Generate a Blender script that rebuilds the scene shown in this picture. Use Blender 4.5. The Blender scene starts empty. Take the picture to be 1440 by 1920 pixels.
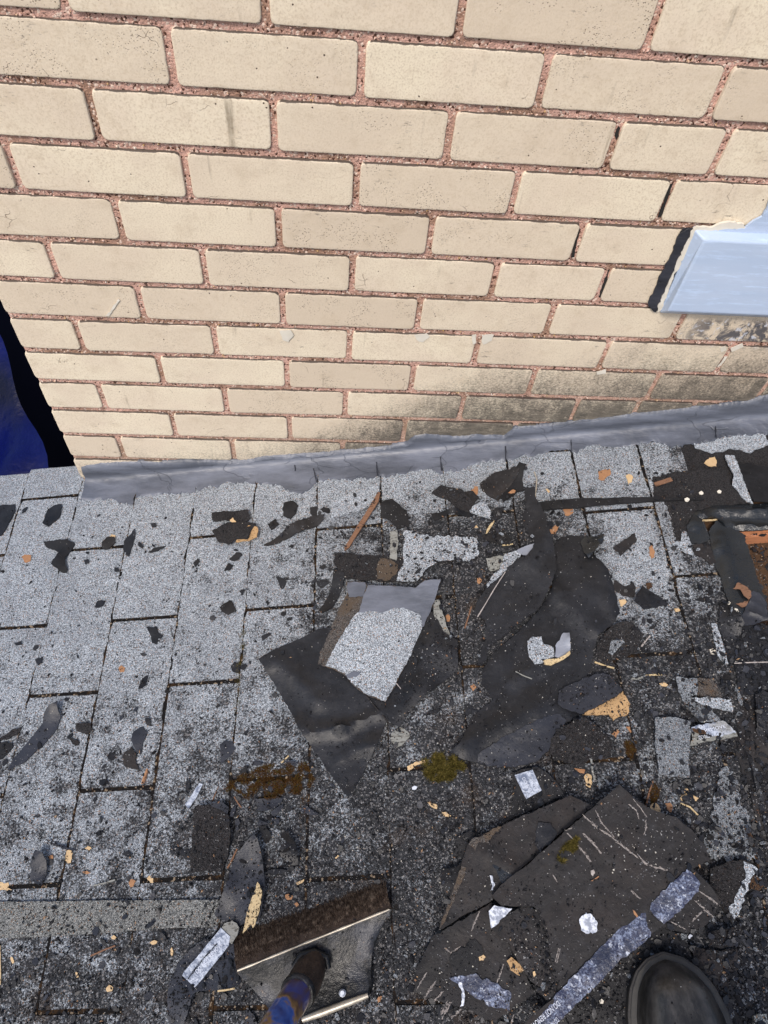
import bpy, math, random
import numpy as np
from mathutils import Vector, Matrix, Euler, noise
from mathutils.geometry import delaunay_2d_cdt
from mathutils.bvhtree import BVHTree
random.seed(7); rng = np.random.default_rng(7)
SC = bpy.context.scene; COL = SC.collection

# ------------------------------------------------------------------ camera, world, sun
F = 1363.29
CAM = Vector((0.1942, -0.92965, 0.36445))
cam = bpy.data.cameras.new('camera'); co = bpy.data.objects.new('camera', cam); COL.objects.link(co)
co.location = CAM
co.rotation_mode = 'XYZ'
co.rotation_euler = (math.radians(33.47), math.radians(-4.29), math.radians(-1.55))
cam.sensor_fit = 'VERTICAL'; cam.sensor_height = 36; cam.lens = 36*F/1920
cam.clip_start = 0.02; cam.clip_end = 500
SC.camera = co
CR = co.rotation_euler.to_matrix()

SUN_EL, SUN_AZ = math.radians(52), math.radians(205)
w = bpy.data.worlds.new('World'); SC.world = w; w.use_nodes = True
wn = w.node_tree; wn.nodes.clear()
sk = wn.nodes.new('ShaderNodeTexSky'); sk.sky_type = 'NISHITA'; sk.sun_disc = False
sk.sun_elevation = SUN_EL; sk.sun_rotation = SUN_AZ; sk.dust_density = 3.0
bg = wn.nodes.new('ShaderNodeBackground'); bg.inputs[1].default_value = 0.13
wo = wn.nodes.new('ShaderNodeOutputWorld')
wn.links.new(sk.outputs[0], bg.inputs[0]); wn.links.new(bg.outputs[0], wo.inputs[0])
sd = bpy.data.lights.new('sun', 'SUN'); sd.energy = 1.7; sd.angle = math.radians(10); sd.color = (1, .93, .85)
so = bpy.data.objects.new('sun', sd); COL.objects.link(so)
# direction towards the sun
sv = Vector((math.sin(SUN_AZ)*math.cos(SUN_EL), math.cos(SUN_AZ)*math.cos(SUN_EL), math.sin(SUN_EL)))
so.rotation_euler = sv.to_track_quat('Z', 'Y').to_euler()
SC.view_settings.view_transform = 'Standard'; SC.view_settings.look = 'None'
SC.view_settings.exposure = 0.45; SC.view_settings.gamma = 1; SC.view_settings.use_curve_mapping = False

# ------------------------------------------------------------------ frames: wall plane y = 0, roof plane through C0
C0 = Vector((-.32876, 0, -.94997)); SL = .191539
U = Vector((math.cos(SL), 0, math.sin(SL))); V = Vector((0, -1, 0)); N = Vector((-math.sin(SL), 0, math.cos(SL)))
def ray(x, y): return CR @ Vector(((x-720)/F, -(y-960)/F, -1))
def wallpt(x, y, Y=0.0):
    d = ray(x, y); return CAM + d*((Y-CAM.y)/d.y)
def uv(x, y, h=0.0):                       # photograph point -> roof coordinates (metres) at h mm above the roof
    d = ray(x, y); t = (h/1000 - N.dot(CAM-C0))/N.dot(d); p = CAM + d*t - C0
    return p.dot(U), p.dot(V)
def RW(u, v, n): return C0 + U*u + V*v + N*n   # roof coordinates -> world
def Z(x0, y0, s, pts): return [(x0+x/s, y0+y/s) for x, y in pts]
PITCH = .1283
def roof_top(u, v):
    f = (u/PITCH) % 1.0
    return .0078 - .0033*f

# ------------------------------------------------------------------ node helper
class Mat:
    def __init__(s, name):
        s.m = bpy.data.materials.new(name); s.m.use_nodes = True; s.t = s.m.node_tree; s.t.nodes.clear()
        s.out = s.n('ShaderNodeOutputMaterial'); s.b = s.n('ShaderNodeBsdfPrincipled')
        s.l(s.b.outputs[0], s.out.inputs[0])
        tc = s.n('ShaderNodeTexCoord'); oi = s.n('ShaderNodeObjectInfo'); s.rand = oi.outputs['Random']
        a = s.n('ShaderNodeVectorMath'); a.operation = 'MULTIPLY_ADD'
        s.l(oi.outputs['Random'], a.inputs[0]); a.inputs[1].default_value = (37.1, 91.7, 53.3); s.l(tc.outputs['Object'], a.inputs[2])
        s.obj = a.outputs[0]
        g = s.n('ShaderNodeNewGeometry'); s.pos = g.outputs['Position']; s.nor = g.outputs['Normal']
    def n(s, k): return s.t.nodes.new(k)
    def l(s, a, b): s.t.links.new(a, b)
    def put(s, sock, v):
        if hasattr(v, 'is_linked') or hasattr(v, 'links'): s.l(v, sock)
        elif isinstance(v, (tuple, list)): sock.default_value = tuple(v)+(1,) if len(v) == 3 and len(sock.default_value) == 4 else v
        else: sock.default_value = v
    def noise(s, scale, detail=4, rough=.55, vec=None, dist=0, col=False):
        k = s.n('ShaderNodeTexNoise'); k.inputs['Scale'].default_value = scale; k.inputs['Detail'].default_value = detail
        k.inputs['Roughness'].default_value = rough; k.inputs['Distortion'].default_value = dist
        s.l(vec or s.obj, k.inputs['Vector']); return k.outputs['Color' if col else 'Fac']
    def vor(s, scale, out='Distance', feat='F1', vec=None, rnd=1):
        k = s.n('ShaderNodeTexVoronoi'); k.feature = feat; k.inputs['Scale'].default_value = scale; k.inputs['Randomness'].default_value = rnd
        s.l(vec or s.obj, k.inputs['Vector']); return k.outputs[out]
    def math(s, op, a, b=0, c=0, clamp=False):
        k = s.n('ShaderNodeMath'); k.operation = op; k.use_clamp = clamp
        for i, v in enumerate((a, b, c)):
            if i < 2 or op in ('MULTIPLY_ADD',): s.put(k.inputs[i], v)
        return k.outputs[0]
    def smooth(s, v, a, b):                # 0..1 as v runs a..b (b may be below a)
        k = s.n('ShaderNodeMapRange'); k.interpolation_type = 'SMOOTHSTEP'
        s.put(k.inputs[0], v)
        if a <= b: k.inputs[1].default_value, k.inputs[2].default_value, k.inputs[3].default_value, k.inputs[4].default_value = a, b, 0, 1
        else: k.inputs[1].default_value, k.inputs[2].default_value, k.inputs[3].default_value, k.inputs[4].default_value = b, a, 1, 0
        return k.outputs[0]
    def mix(s, f, a, b, mode='MIX'):
        k = s.n('ShaderNodeMix'); k.data_type = 'RGBA'; k.blend_type = mode
        s.put(k.inputs[0], f); s.put(k.inputs[6], a); s.put(k.inputs[7], b); return k.outputs[2]
    def ramp(s, f, stops, const=False):
        k = s.n('ShaderNodeValToRGB'); k.color_ramp.interpolation = 'CONSTANT' if const else 'LINEAR'
        e = k.color_ramp.elements
        while len(e) < len(stops): e.new(.5)
        for i, (p, c) in enumerate(stops): e[i].position = p; e[i].color = tuple(c)+(1,)
        s.put(k.inputs[0], f); return k.outputs[0]
    def sep(s, v, i):
        k = s.n('ShaderNodeSeparateXYZ'); s.l(v, k.inputs[0]); return k.outputs[i]
    def scale(s, v, xyz):
        k = s.n('ShaderNodeVectorMath'); k.operation = 'MULTIPLY'; s.l(v, k.inputs[0]); k.inputs[1].default_value = xyz; return k.outputs[0]
    def warp(s, v, scale, amt):
        c = s.noise(scale, 2, vec=v, col=True); k = s.n('ShaderNodeVectorMath'); k.operation = 'MULTIPLY_ADD'
        s.l(c, k.inputs[0]); k.inputs[1].default_value = (amt,)*3; s.l(v, k.inputs[2]); return k.outputs[0]
    def attr(s, name):
        k = s.n('ShaderNodeAttribute'); k.attribute_name = name; return k.outputs['Fac']
    def bump(s, h, dist, strength=1, prev=None):
        k = s.n('ShaderNodeBump'); k.inputs['Distance'].default_value = dist; k.inputs['Strength'].default_value = strength
        s.put(k.inputs['Height'], h)
        if prev: s.l(prev, k.inputs['Normal'])
        return k.outputs[0]
    def fin(s, col, rough=.8, normal=None, metal=0, spec=.5, coat=0):
        s.put(s.b.inputs['Base Color'], col); s.put(s.b.inputs['Roughness'], rough); s.put(s.b.inputs['Metallic'], metal)
        s.b.inputs['Specular IOR Level'].default_value = spec; s.b.inputs['Coat Weight'].default_value = coat
        if normal: s.l(normal, s.b.inputs['Normal'])
        return s.m

def mat_brick():
    s = Mat('glazed_cream_brick')
    c = s.mix(s.rand, (.73, .625, .49), (.63, .53, .41))
    c = s.mix(s.math('MULTIPLY', s.smooth(s.noise(9, 3), .35, .65), s.smooth(s.rand, .9, .1)), c, (.78, .69, .53))
    c = s.mix(s.smooth(s.noise(420, 3), .42, .75), c, (.60, .50, .37))
    mot = s.smooth(s.noise(34, 5, .65), .50, .72)
    c = s.mix(s.math('MULTIPLY', mot, .35), c, (.52, .42, .30))
    clus = s.smooth(s.noise(20, 3, .6), .46, .62)
    rp = s.smooth(s.rand, .25, .9)
    pit = s.math('MULTIPLY', s.smooth(s.vor(330), .30, .16), s.math('MULTIPLY', clus, rp))
    c = s.mix(s.math('MULTIPLY', pit, .75), c, (.13, .075, .045))
    pit2 = s.math('MULTIPLY', s.smooth(s.vor(75), .10, .06), s.smooth(s.noise(30, 2), .56, .62))
    c = s.mix(pit2, c, (.09, .05, .035))
    wv = s.warp(s.obj, 40, .03)
    cr = s.math('MULTIPLY', s.smooth(s.vor(26, feat='DISTANCE_TO_EDGE', vec=wv), .009, .002), s.smooth(s.noise(14, 2), .64, .70))
    c = s.mix(s.math('MULTIPLY', cr, .75), c, (.20, .13, .08))
    # vertical run-off streaks
    st = s.noise(60, 4, .6, vec=s.scale(s.obj, (1, 1, .07)))
    c = s.mix(s.math('MULTIPLY', s.smooth(st, .60, .8), s.math('MULTIPLY', s.smooth(s.noise(16, 3), .5, .65), .7)), c, (.17, .13, .085))
    # scuffs
    sc = s.math('MULTIPLY', s.smooth(s.noise(110, 6, .7, vec=s.scale(s.obj, (.5, 1, 1.6))), .58, .68), s.smooth(s.noise(17, 2), .58, .68))
    c = s.mix(s.math('MULTIPLY', sc, .7), c, (.14, .12, .10))
    # soot that has collected above the roof joint
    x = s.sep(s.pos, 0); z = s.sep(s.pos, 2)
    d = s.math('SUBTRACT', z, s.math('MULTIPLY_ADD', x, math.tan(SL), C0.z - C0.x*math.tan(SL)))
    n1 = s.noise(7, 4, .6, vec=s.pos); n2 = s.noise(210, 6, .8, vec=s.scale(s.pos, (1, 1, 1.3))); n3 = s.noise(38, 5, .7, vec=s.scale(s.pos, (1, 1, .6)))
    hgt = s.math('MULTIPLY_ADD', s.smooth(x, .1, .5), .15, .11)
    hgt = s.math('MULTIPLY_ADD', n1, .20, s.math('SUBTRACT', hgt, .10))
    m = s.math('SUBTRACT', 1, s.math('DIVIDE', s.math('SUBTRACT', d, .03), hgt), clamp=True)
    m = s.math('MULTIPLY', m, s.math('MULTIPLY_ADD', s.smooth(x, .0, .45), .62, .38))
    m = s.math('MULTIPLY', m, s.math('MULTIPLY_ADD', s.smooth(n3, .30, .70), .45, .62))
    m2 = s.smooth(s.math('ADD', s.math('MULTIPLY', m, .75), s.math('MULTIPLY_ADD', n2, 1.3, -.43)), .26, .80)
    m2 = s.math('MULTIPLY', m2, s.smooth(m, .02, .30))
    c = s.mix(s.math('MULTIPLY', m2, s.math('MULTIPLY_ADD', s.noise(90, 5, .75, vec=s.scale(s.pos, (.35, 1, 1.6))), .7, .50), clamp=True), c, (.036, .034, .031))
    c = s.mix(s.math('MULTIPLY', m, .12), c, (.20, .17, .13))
    # black paint splash under the sill
    px = s.smooth(x, .74, .86); pz = s.math('MULTIPLY', s.smooth(z, -.505, -.475), s.smooth(z, -.425, -.445))
    spl = s.math('MULTIPLY', s.math('MULTIPLY', px, pz), s.smooth(s.noise(35, 5, .7, vec=s.warp(s.pos, 20, .05)), .42, .55))
    c = s.mix(s.math('MULTIPLY', spl, .9), c, (.05, .055, .075))
    spw = s.math('MULTIPLY', s.math('MULTIPLY', px, pz), s.smooth(s.noise(60, 5, .7, vec=s.warp(s.pos, 33, .04)), .56, .62))
    c = s.mix(s.math('MULTIPLY', spw, .8), c, (.62, .64, .70))
    dm = s.math('MULTIPLY', s.smooth(s.math('ADD', s.attr('dirt'), s.math('MULTIPLY', s.noise(170, 4, .7), .9)), .85, 1.15), .93)
    c = s.mix(dm, c, (.045, .03, .024))
    h = s.math('ADD', s.math('MULTIPLY', s.noise(230, 6, .7), .5), s.math('MULTIPLY', pit, -1.1))
    h = s.math('ADD', h, s.math('ADD', s.math('MULTIPLY', pit2, -2), s.math('MULTIPLY', cr, -1.2)))
    b = s.bump(h, .0009, .8); b = s.bump(s.noise(25, 3), .003, .4, b)
    return s.fin(c, .62, b, spec=.35)

def mat_mortar():
    s = Mat('pink_mortar')
    c = s.mix(s.smooth(s.noise(60, 5, .6), .35, .7), (.66, .41, .335), (.52, .31, .245))
    c = s.mix(s.smooth(s.noise(14, 4, .6), .45, .68), c, (.36, .22, .155))
    cc = s.vor(330, 'Color')
    g = s.sep(cc, 0)
    c = s.mix(s.smooth(g, .86, .9), c, (.74, .58, .48))
    c = s.mix(s.smooth(s.sep(cc, 1), .88, .92), c, (.10, .05, .035))
    c = s.mix(s.smooth(s.noise(300, 3, .7), .58, .74), c, (.24, .13, .095))
    x = s.sep(s.pos, 0); z = s.sep(s.pos, 2)
    d = s.math('SUBTRACT', z, s.math('MULTIPLY_ADD', x, math.tan(SL), C0.z - C0.x*math.tan(SL)))
    c = s.mix(s.math('MULTIPLY', s.smooth(d, .2, .05), .45), c, (.40, .29, .21))
    h = s.math('ADD', s.noise(260, 6, .75), s.math('MULTIPLY', s.vor(330), -.6))
    return s.fin(c, .95, s.bump(h, .0022, 1), spec=.15)

def granule(name, light=1.0, attr=True, tint=(1, 1, 1), dark_bias=0, worn=0):
    s = Mat(name)
    cc = s.vor(720, 'Color'); d = s.vor(720)
    a = s.math('ADD', s.math('MULTIPLY', s.sep(cc, 0), .72), s.math('MULTIPLY', s.noise(900, 2), .28))
    T = lambda r, g, b: (r*light*tint[0]*.96, g*light*tint[1]*1.01, b*light*tint[2]*1.05)
    c = s.ramp(a, [(0, T(.05, .052, .056)), (.22+dark_bias, T(.13, .138, .15)), (.38+dark_bias, T(.25, .262, .28)), (.60, T(.37, .387, .41)), (.88, T(.58, .60, .63))])
    c = s.mix(s.smooth(s.sep(cc, 2), .955, .965), c, T(.33, .20, .13))
    gap = s.smooth(d, .50, .8)
    c = s.mix(s.math('MULTIPLY', gap, .55), c, (.02, .02, .022))
    c = s.mix(s.math('MULTIPLY', s.smooth(s.noise(11, 4, .6), .4, .7), .25), c, T(.14, .145, .16))
    if attr:
        g = s.attr('grime')
        nA = s.math('MULTIPLY_ADD', s.noise(28, 6, .7, vec=s.pos), 1.3, -.65); nB = s.math('MULTIPLY_ADD', s.noise(300, 5, .75, vec=s.pos), 1.5, -.75)
        n = s.math('ADD', s.math('ADD', nA, nB), .52)
        m = s.math('MULTIPLY', s.smooth(s.math('ADD', n, s.math('MULTIPLY', g, .80)), .78, 1.04), .94)
        dc = s.ramp(s.sep(s.vor(430, 'Color', vec=s.pos), 0), [(0, (.006, .006, .007)), (.5, (.012, .012, .014)), (.80, (.030, .030, .035)), (.94, (.17, .165, .165))])
        c = s.mix(m, c, dc)
        # brown organic film
        c = s.mix(s.math('MULTIPLY', s.smooth(s.noise(9, 5, .65, vec=s.pos), .56, .72), s.math('MULTIPLY', g, .65)), c, (.06, .038, .022))
        # bitumen edges, plus shade painted along tab edges and course overlaps
        e = s.attr('edge'); c = s.mix(s.math('MULTIPLY', s.smooth(s.math('ADD', e, s.math('MULTIPLY', s.noise(90, 4), .5)), .9, 1.2), .8), c, (.018, .014, .01))
    if worn: c = s.mix(s.smooth(s.noise(18, 5, .65), .62-worn*.3, .75-worn*.3), c, (.10, .075, .055))
    h = s.math('ADD', s.math('MULTIPLY', d, -1), s.math('MULTIPLY', s.sep(cc, 1), .8))
    b = s.bump(h, .0011, .9); b = s.bump(s.noise(40, 4), .0015, .7, b)
    return s.fin(c, .88, b, spec=.25)

def mat_grit(name, stops):                 # crumbs: colour from position cell
    s = Mat(name); k = s.vor(260, 'Color', vec=s.pos)
    return s.fin(s.ramp(s.sep(k, 0), stops), .85, s.bump(s.noise(900, 3), .0004, .6), spec=.3)

def felt(name, c1, c2, rough=.42, dust=.3, brown=0.0, spec=.34, wrinkle=1.0, specks=.5):
    s = Mat(name)
    c = s.mix(s.smooth(s.noise(16, 5, .6), .3, .7), c1, c2)
    c = s.mix(s.math('MULTIPLY', s.smooth(s.noise(70, 6, .7), .48, .72), dust), c, (.045, .045, .05))
    if brown: c = s.mix(s.math('MULTIPLY', s.smooth(s.noise(13, 4, .65), .42, .66), brown), c, (.036, .026, .022))
    sp = s.math('MULTIPLY', s.smooth(s.vor(240), .15, .08), s.math('MULTIPLY', s.smooth(s.noise(34, 3, .6), .66-.14*specks, .70), s.smooth(s.sep(s.vor(240, 'Color'), 0), .45, .55)))
    c = s.mix(s.math('MULTIPLY', sp, min(1, specks+.2)), c, (.30, .29, .28))
    scr = s.noise(45, 4, .6, vec=s.scale(s.warp(s.obj, 9, .05), (.25, 1, 6)))
    c = s.mix(s.math('MULTIPLY', s.smooth(scr, .70, .74), .35), c, (.22, .21, .21))
    h = s.math('ADD', s.math('MULTIPLY', s.noise(320, 5, .7), .5), s.noise(60, 5, .6))
    b = s.bump(h, .0015, .7); b = s.bump(s.noise(9, 3, .5, dist=.6), .012*wrinkle, .55, b)
    r = s.math('MULTIPLY_ADD', s.noise(50, 4, .6), .35, rough-.17)
    return s.fin(c, r, b, spec=spec)

def mat_paint(name, c1, c2, rough=.38, crk=.7, bd=.002):
    s = Mat(name)
    v = s.scale(s.obj, (.22, 1, 1.6))
    c = s.mix(s.smooth(s.noise(26, 5, .6, vec=v), .3, .7), c1, c2)
    c = s.mix(s.math('MULTIPLY', s.smooth(s.noise(90, 6, .7, vec=v), .5, .75), .4), c, (c1[0]*1.7, c1[1]*1.7, c1[2]*1.7))
    wv = s.warp(s.scale(s.obj, (.5, 1, 1)), 18, .06)
    cr = s.math('MULTIPLY', s.smooth(s.vor(13, feat='DISTANCE_TO_EDGE', vec=wv), .010, .003), s.smooth(s.noise(8, 2), .48, .56))
    c = s.mix(s.math('MULTIPLY', cr, crk), c, (c1[0]*.25, c1[1]*.25, c1[2]*.25))
    h = s.math('ADD', s.noise(75, 6, .65, vec=v), s.math('MULTIPLY', cr, -.6 if crk else 0))
    b = s.bump(h, bd, .8); b = s.bump(s.noise(420, 4, .7), .0005, .5, b)
    r = s.math('MULTIPLY_ADD', s.noise(30, 4, .6, vec=v), .4, rough-.2)
    return s.fin(c, r, b, spec=.5)

def mat_wood(name, c1, c2, dark, sc=(1, 1, .12)):
    s = Mat(name); v = s.scale(s.obj, sc)
    c = s.mix(s.noise(150, 4, .6, vec=v), c1, c2)
    c = s.mix(s.smooth(s.noise(300, 3, .7, vec=v), .52, .68), c, dark)
    return s.fin(c, .75, s.bump(s.noise(300, 4, .7, vec=v), .001, 1), spec=.25)

def mat_strip():
    s = Mat('release_strip_film'); v = s.warp(s.obj, 90, .010)
    n = s.noise(330, 6, .8, vec=v); n2 = s.noise(90, 5, .7, vec=v)
    c = s.mix(s.smooth(s.math('MULTIPLY_ADD', n2, .5, s.math('MULTIPLY', n, .6)), .52, .66), (.022, .028, .065), (.26, .31, .44))
    c = s.mix(s.smooth(s.noise(30, 4, .6), .46, .62), c, (.022, .028, .055))
    c = s.mix(s.math('MULTIPLY', s.smooth(s.noise(120, 5, .75, vec=v), .58, .66), .9), c, (.55, .60, .70))
    return s.fin(c, .34, s.bump(n2, .003, .9), spec=.6)

def mat_silver():
    s = Mat('silver_strip_backing'); v = s.warp(s.obj, 60, .02)
    n = s.noise(120, 5, .75, vec=v)
    c = s.mix(s.smooth(n, .38, .60), (.13, .16, .23), (.50, .55, .64))
    c = s.mix(s.smooth(s.noise(260, 4, .7, vec=v), .58, .66), c, (.08, .085, .10))
    c = s.mix(s.math('MULTIPLY', s.smooth(s.noise(26, 4), .55, .7), .6), c, (.20, .18, .13))
    return s.fin(c, .4, s.bump(n, .001, .7), spec=.5)

M = {}
M['brick'] = mat_brick(); M['mortar'] = mat_mortar()
M['gran'] = granule('grey_mineral_granules', 1.16)
M['gran_light'] = granule('pale_mineral_granules', 1.35, attr=False)
M['gran_mid'] = granule('weathered_mineral_granules', .70, attr=False)
M['gran_strip'] = granule('brownish_starter_granules', .62, attr=False, tint=(1.12, 1.05, .93))
M['gran_dark'] = granule('black_mineral_granules', .085, attr=False, tint=(1.1, .95, .9))
M['gran_worn'] = granule('brown_worn_granules', .28, attr=False, tint=(1.15, .95, .8), worn=.6)
M['felt'] = felt('black_bitumen_felt', (.008, .0085, .0105), (.019, .020, .024), .42)
M['felt_blue'] = felt('slate_grey_bitumen_felt', (.019, .021, .028), (.034, .037, .048), .40, .25, specks=.3)
M['felt_brown'] = felt('dusty_brown_black_felt', (.0095, .0088, .0094), (.020, .0182, .0188), .6, .4, .35, specks=1)
M['felt_dark'] = felt('dark_matt_felt', (.007, .007, .008), (.014, .014, .016), .6, .15, specks=.2)
M['wet'] = felt('glossy_tar_membrane', (.008, .010, .012), (.016, .019, .022), .20, .05, specks=.1, spec=.6)
M['paint'] = mat_paint('grey_blue_flashing_coating', (.070, .078, .098), (.15, .165, .205), crk=.2)
M['sill'] = mat_paint('pale_blue_gloss_paint', (.42, .52, .68), (.47, .56, .71), .35, crk=0, bd=.0004)
M['wood'] = mat_wood('fresh_split_wood', (.40, .24, .11), (.50, .34, .18), (.12, .06, .028))
M['wood_pale'] = mat_wood('pale_dry_wood', (.62, .50, .30), (.50, .37, .20), (.16, .11, .06))
M['wood_brown'] = mat_wood('brown_splinter_wood', (.16, .085, .05), (.24, .13, .08), (.07, .035, .02), (.3, 1, .3))
M['wood_grey'] = mat_wood('grey_weathered_board', (.30, .31, .30), (.17, .165, .14), (.075, .07, .06), (.12, 1, 1.6))
M['deckwood'] = mat_wood('damp_brown_sheathing', (.085, .045, .022), (.055, .03, .016), (.02, .012, .008), (1, 1, 1))
M['copper'] = mat_wood('orange_cut_board_edge', (.46, .19, .09), (.38, .16, .08), (.17, .07, .035), (.1, 1, 1))
M['deck'] = Mat('roof_deck_underlay').fin((.015, .014, .013), .9)
s_ = Mat('slot_shade_dirt'); c = s_.mix(s_.smooth(s_.noise(60, 4, vec=s_.pos), .5, .68), (.010, .009, .009), (.045, .026, .013)); c = s_.mix(s_.smooth(s_.sep(s_.vor(330, 'Color', vec=s_.pos), 0), .9, .93), c, (.22, .17, .12)); M['joint_shade_dirt'] = s_.fin(c, .95, s_.bump(s_.noise(500, 3, vec=s_.pos), .001, 1), spec=.1)  # grime and moss tones, with the shade of slots and butt edges painted in
M['strip'] = mat_strip(); M['silver'] = mat_silver()
M['white'] = Mat('white_paint_mark'); M['white'] = M['white'].fin(M['white'].mix(M['white'].smooth(M['white'].noise(200, 4), .4, .6), (.28, .31, .38), (.70, .74, .82)), .6)
M['bluewhite'] = Mat('white_lettering_ink').fin((.62, .66, .75), .5)
M['scuff'] = Mat('pale_scuff'); M['scuff'] = M['scuff'].fin(M['scuff'].mix(M['scuff'].noise(300, 4), (.14, .12, .115), (.58, .53, .50)), .8)
M['filler'] = Mat('cream_filler'); M['filler'] = M['filler'].fin(M['filler'].mix(M['filler'].noise(90, 4), (.62, .57, .47), (.74, .70, .62)), .6)
s_ = Mat('brown_green_moss'); M['moss'] = s_.fin(s_.ramp(s_.noise(160, 4, .7, vec=s_.pos), [(.3, (.035, .018, .008)), (.5, (.085, .042, .012)), (.66, (.075, .06, .014)), (.8, (.10, .10, .02))]), .9, spec=.1)
s_ = Mat('green_moss'); M['moss_green'] = s_.fin(s_.ramp(s_.noise(200, 4, .7, vec=s_.pos), [(.3, (.03, .018, .008)), (.5, (.10, .085, .02)), (.62, (.17, .13, .04)), (.72, (.26, .19, .08))]), .9, spec=.1)
s_ = Mat('rusty_steel'); c = s_.mix(s_.smooth(s_.noise(40, 5, .7, vec=s_.scale(s_.obj, (1.6, 1, .6))), .35, .65), (.028, .018, .013), (.07, .046, .033)); c = s_.mix(s_.smooth(s_.noise(180, 5, .7), .5, .7), c, (.03, .018, .013)); M['rust'] = s_.fin(c, .62, s_.bump(s_.noise(200, 5, .7), .0016, 1), metal=.35)
s_ = Mat('tar_smeared_steel'); c = s_.mix(s_.smooth(s_.noise(24, 5, .65), .42, .62), (.006, .006, .006), (.030, .032, .040)); c = s_.mix(s_.smooth(s_.noise(30, 5, .7), .60, .70), c, (.11, .075, .05)); M['steel'] = s_.fin(c, s_.math('MULTIPLY_ADD', s_.noise(40, 4), .5, .12), s_.bump(s_.noise(70, 5, .7), .0025, 1), metal=.2)
s_ = Mat('bare_steel_edge'); M['edge'] = s_.fin(s_.mix(s_.noise(120, 3), (.22, .19, .15), (.66, .60, .50)), .4, metal=.5)
s_ = Mat('blue_gold_worn_handle'); c = s_.ramp(s_.noise(17, 3, .6, vec=s_.warp(s_.obj, 12, .05)), [(.34, (.02, .03, .16)), (.46, (.05, .12, .42)), (.52, (.30, .17, .06)), (.60, (.09, .05, .035)), (.70, (.04, .05, .22))]); M['handle'] = s_.fin(c, .28, s_.bump(s_.noise(120, 4), .001, .6), spec=.7, coat=.4)
s_ = Mat('black_boot_rubber'); c = s_.mix(s_.smooth(s_.noise(34, 6, .72, vec=s_.scale(s_.obj, (1, .4, 1))), .40, .68), (.010, .0095, .009), (.055, .052, .05)); M['boot'] = s_.fin(c, s_.math('MULTIPLY_ADD', s_.noise(18, 4), .35, .24), s_.bump(s_.noise(55, 5, .6), .0018, .7), spec=.55)
s_ = Mat('boot_sole_rubber'); M['sole'] = s_.fin(s_.mix(s_.noise(60, 5, .7), (.018, .016, .015), (.05, .045, .04)), .6, s_.bump(s_.noise(150, 4), .001, .8))
s_ = Mat('boot_welt_seam'); M['welt'] = s_.fin(s_.mix(s_.noise(80, 4), (.02, .019, .017), (.075, .07, .06)), .5)
s_ = Mat('deep_blue_tarpaulin'); c = s_.mix(s_.smooth(s_.noise(3.2, 2, .4, vec=s_.pos), .35, .70), (.0005, .0010, .012), (.0008, .0035, .075)); M['tarp'] = s_.fin(c, .34, s_.bump(s_.noise(9, 4), .02, .7), spec=.3)  # dark-to-blue mix puts the deep shade of the gap into the colour
M['gap_shade_black'] = Mat('blue_black_gap_shade').fin((.0006, .0008, .0045), .7, spec=.08)  # shade of the gap, given as a near-black base colour
s_ = Mat('ground_soil'); M['ground'] = s_.fin(s_.mix(s_.noise(1.5, 6, vec=s_.pos), (.05, .045, .035), (.10, .10, .08)), .95)
s_ = Mat('dry_leaf'); M['leaf'] = s_.fin(s_.mix(s_.noise(120, 4, .6), (.50, .33, .16), (.62, .46, .27)), .65, s_.bump(s_.noise(240, 4), .0008, .8))
s_ = Mat('orange_bark_chip'); M['bark'] = s_.fin(s_.mix(s_.noise(200, 4, .6), (.24, .105, .05), (.42, .23, .11)), .75, s_.bump(s_.noise(300, 4), .0008, .8))
M['sill2'] = mat_paint('pale_grey_paint', (.22, .24, .29), (.30, .32, .37), .4, crk=.2)
M['caulk'] = mat_paint('black_mastic', (.020, .021, .028), (.04, .042, .055), .5, bd=.003)
M['stone'] = granule('pale_stone_chip', 1.1, attr=False, tint=(1.1, 1.05, .9))

# ------------------------------------------------------------------ mesh helpers
def link(name, me, mat, parent=None, loc=None):
    o = bpy.data.objects.new(name, me); COL.objects.link(o)
    for m in (mat if isinstance(mat, (list, tuple)) else [mat]): me.materials.append(M[m])
    if loc is not None: o.location = loc
    if parent is not None: o.parent = parent; o.matrix_parent_inverse = Matrix.Translation(-parent.location)
    return o
def mk(name, verts, faces, mat, parent=None, smooth=True, angle=35, attrs=None, mats=None, origin=None):
    vs = [Vector(v) for v in verts]
    if origin is None:
        lo = Vector((min(v.x for v in vs), min(v.y for v in vs), min(v.z for v in vs))); hi = Vector((max(v.x for v in vs), max(v.y for v in vs), max(v.z for v in vs)))
        origin = (lo+hi)/2
    me = bpy.data.meshes.new(name); me.from_pydata([v-origin for v in vs], [], faces)
    if mats: me.polygons.foreach_set('material_index', mats)
    if smooth:
        me.polygons.foreach_set('use_smooth', [True]*len(faces)); me.set_sharp_from_angle(angle=math.radians(angle))
    if attrs:
        for k, a in attrs.items(): me.attributes.new(k, 'FLOAT', 'POINT').data.foreach_set('value', a)
    me.update()
    return link(name, me, mat, parent, origin)
def tag(o, label, cat, group=None, kind=None):
    if kind: o['kind'] = kind
    if label: o['label'] = label
    if cat: o['category'] = cat
    if group: o['group'] = group
    return o
def empty(name, loc):
    o = bpy.data.objects.new(name, None); COL.objects.link(o); o.location = loc; o.empty_display_size = .05; return o

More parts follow.
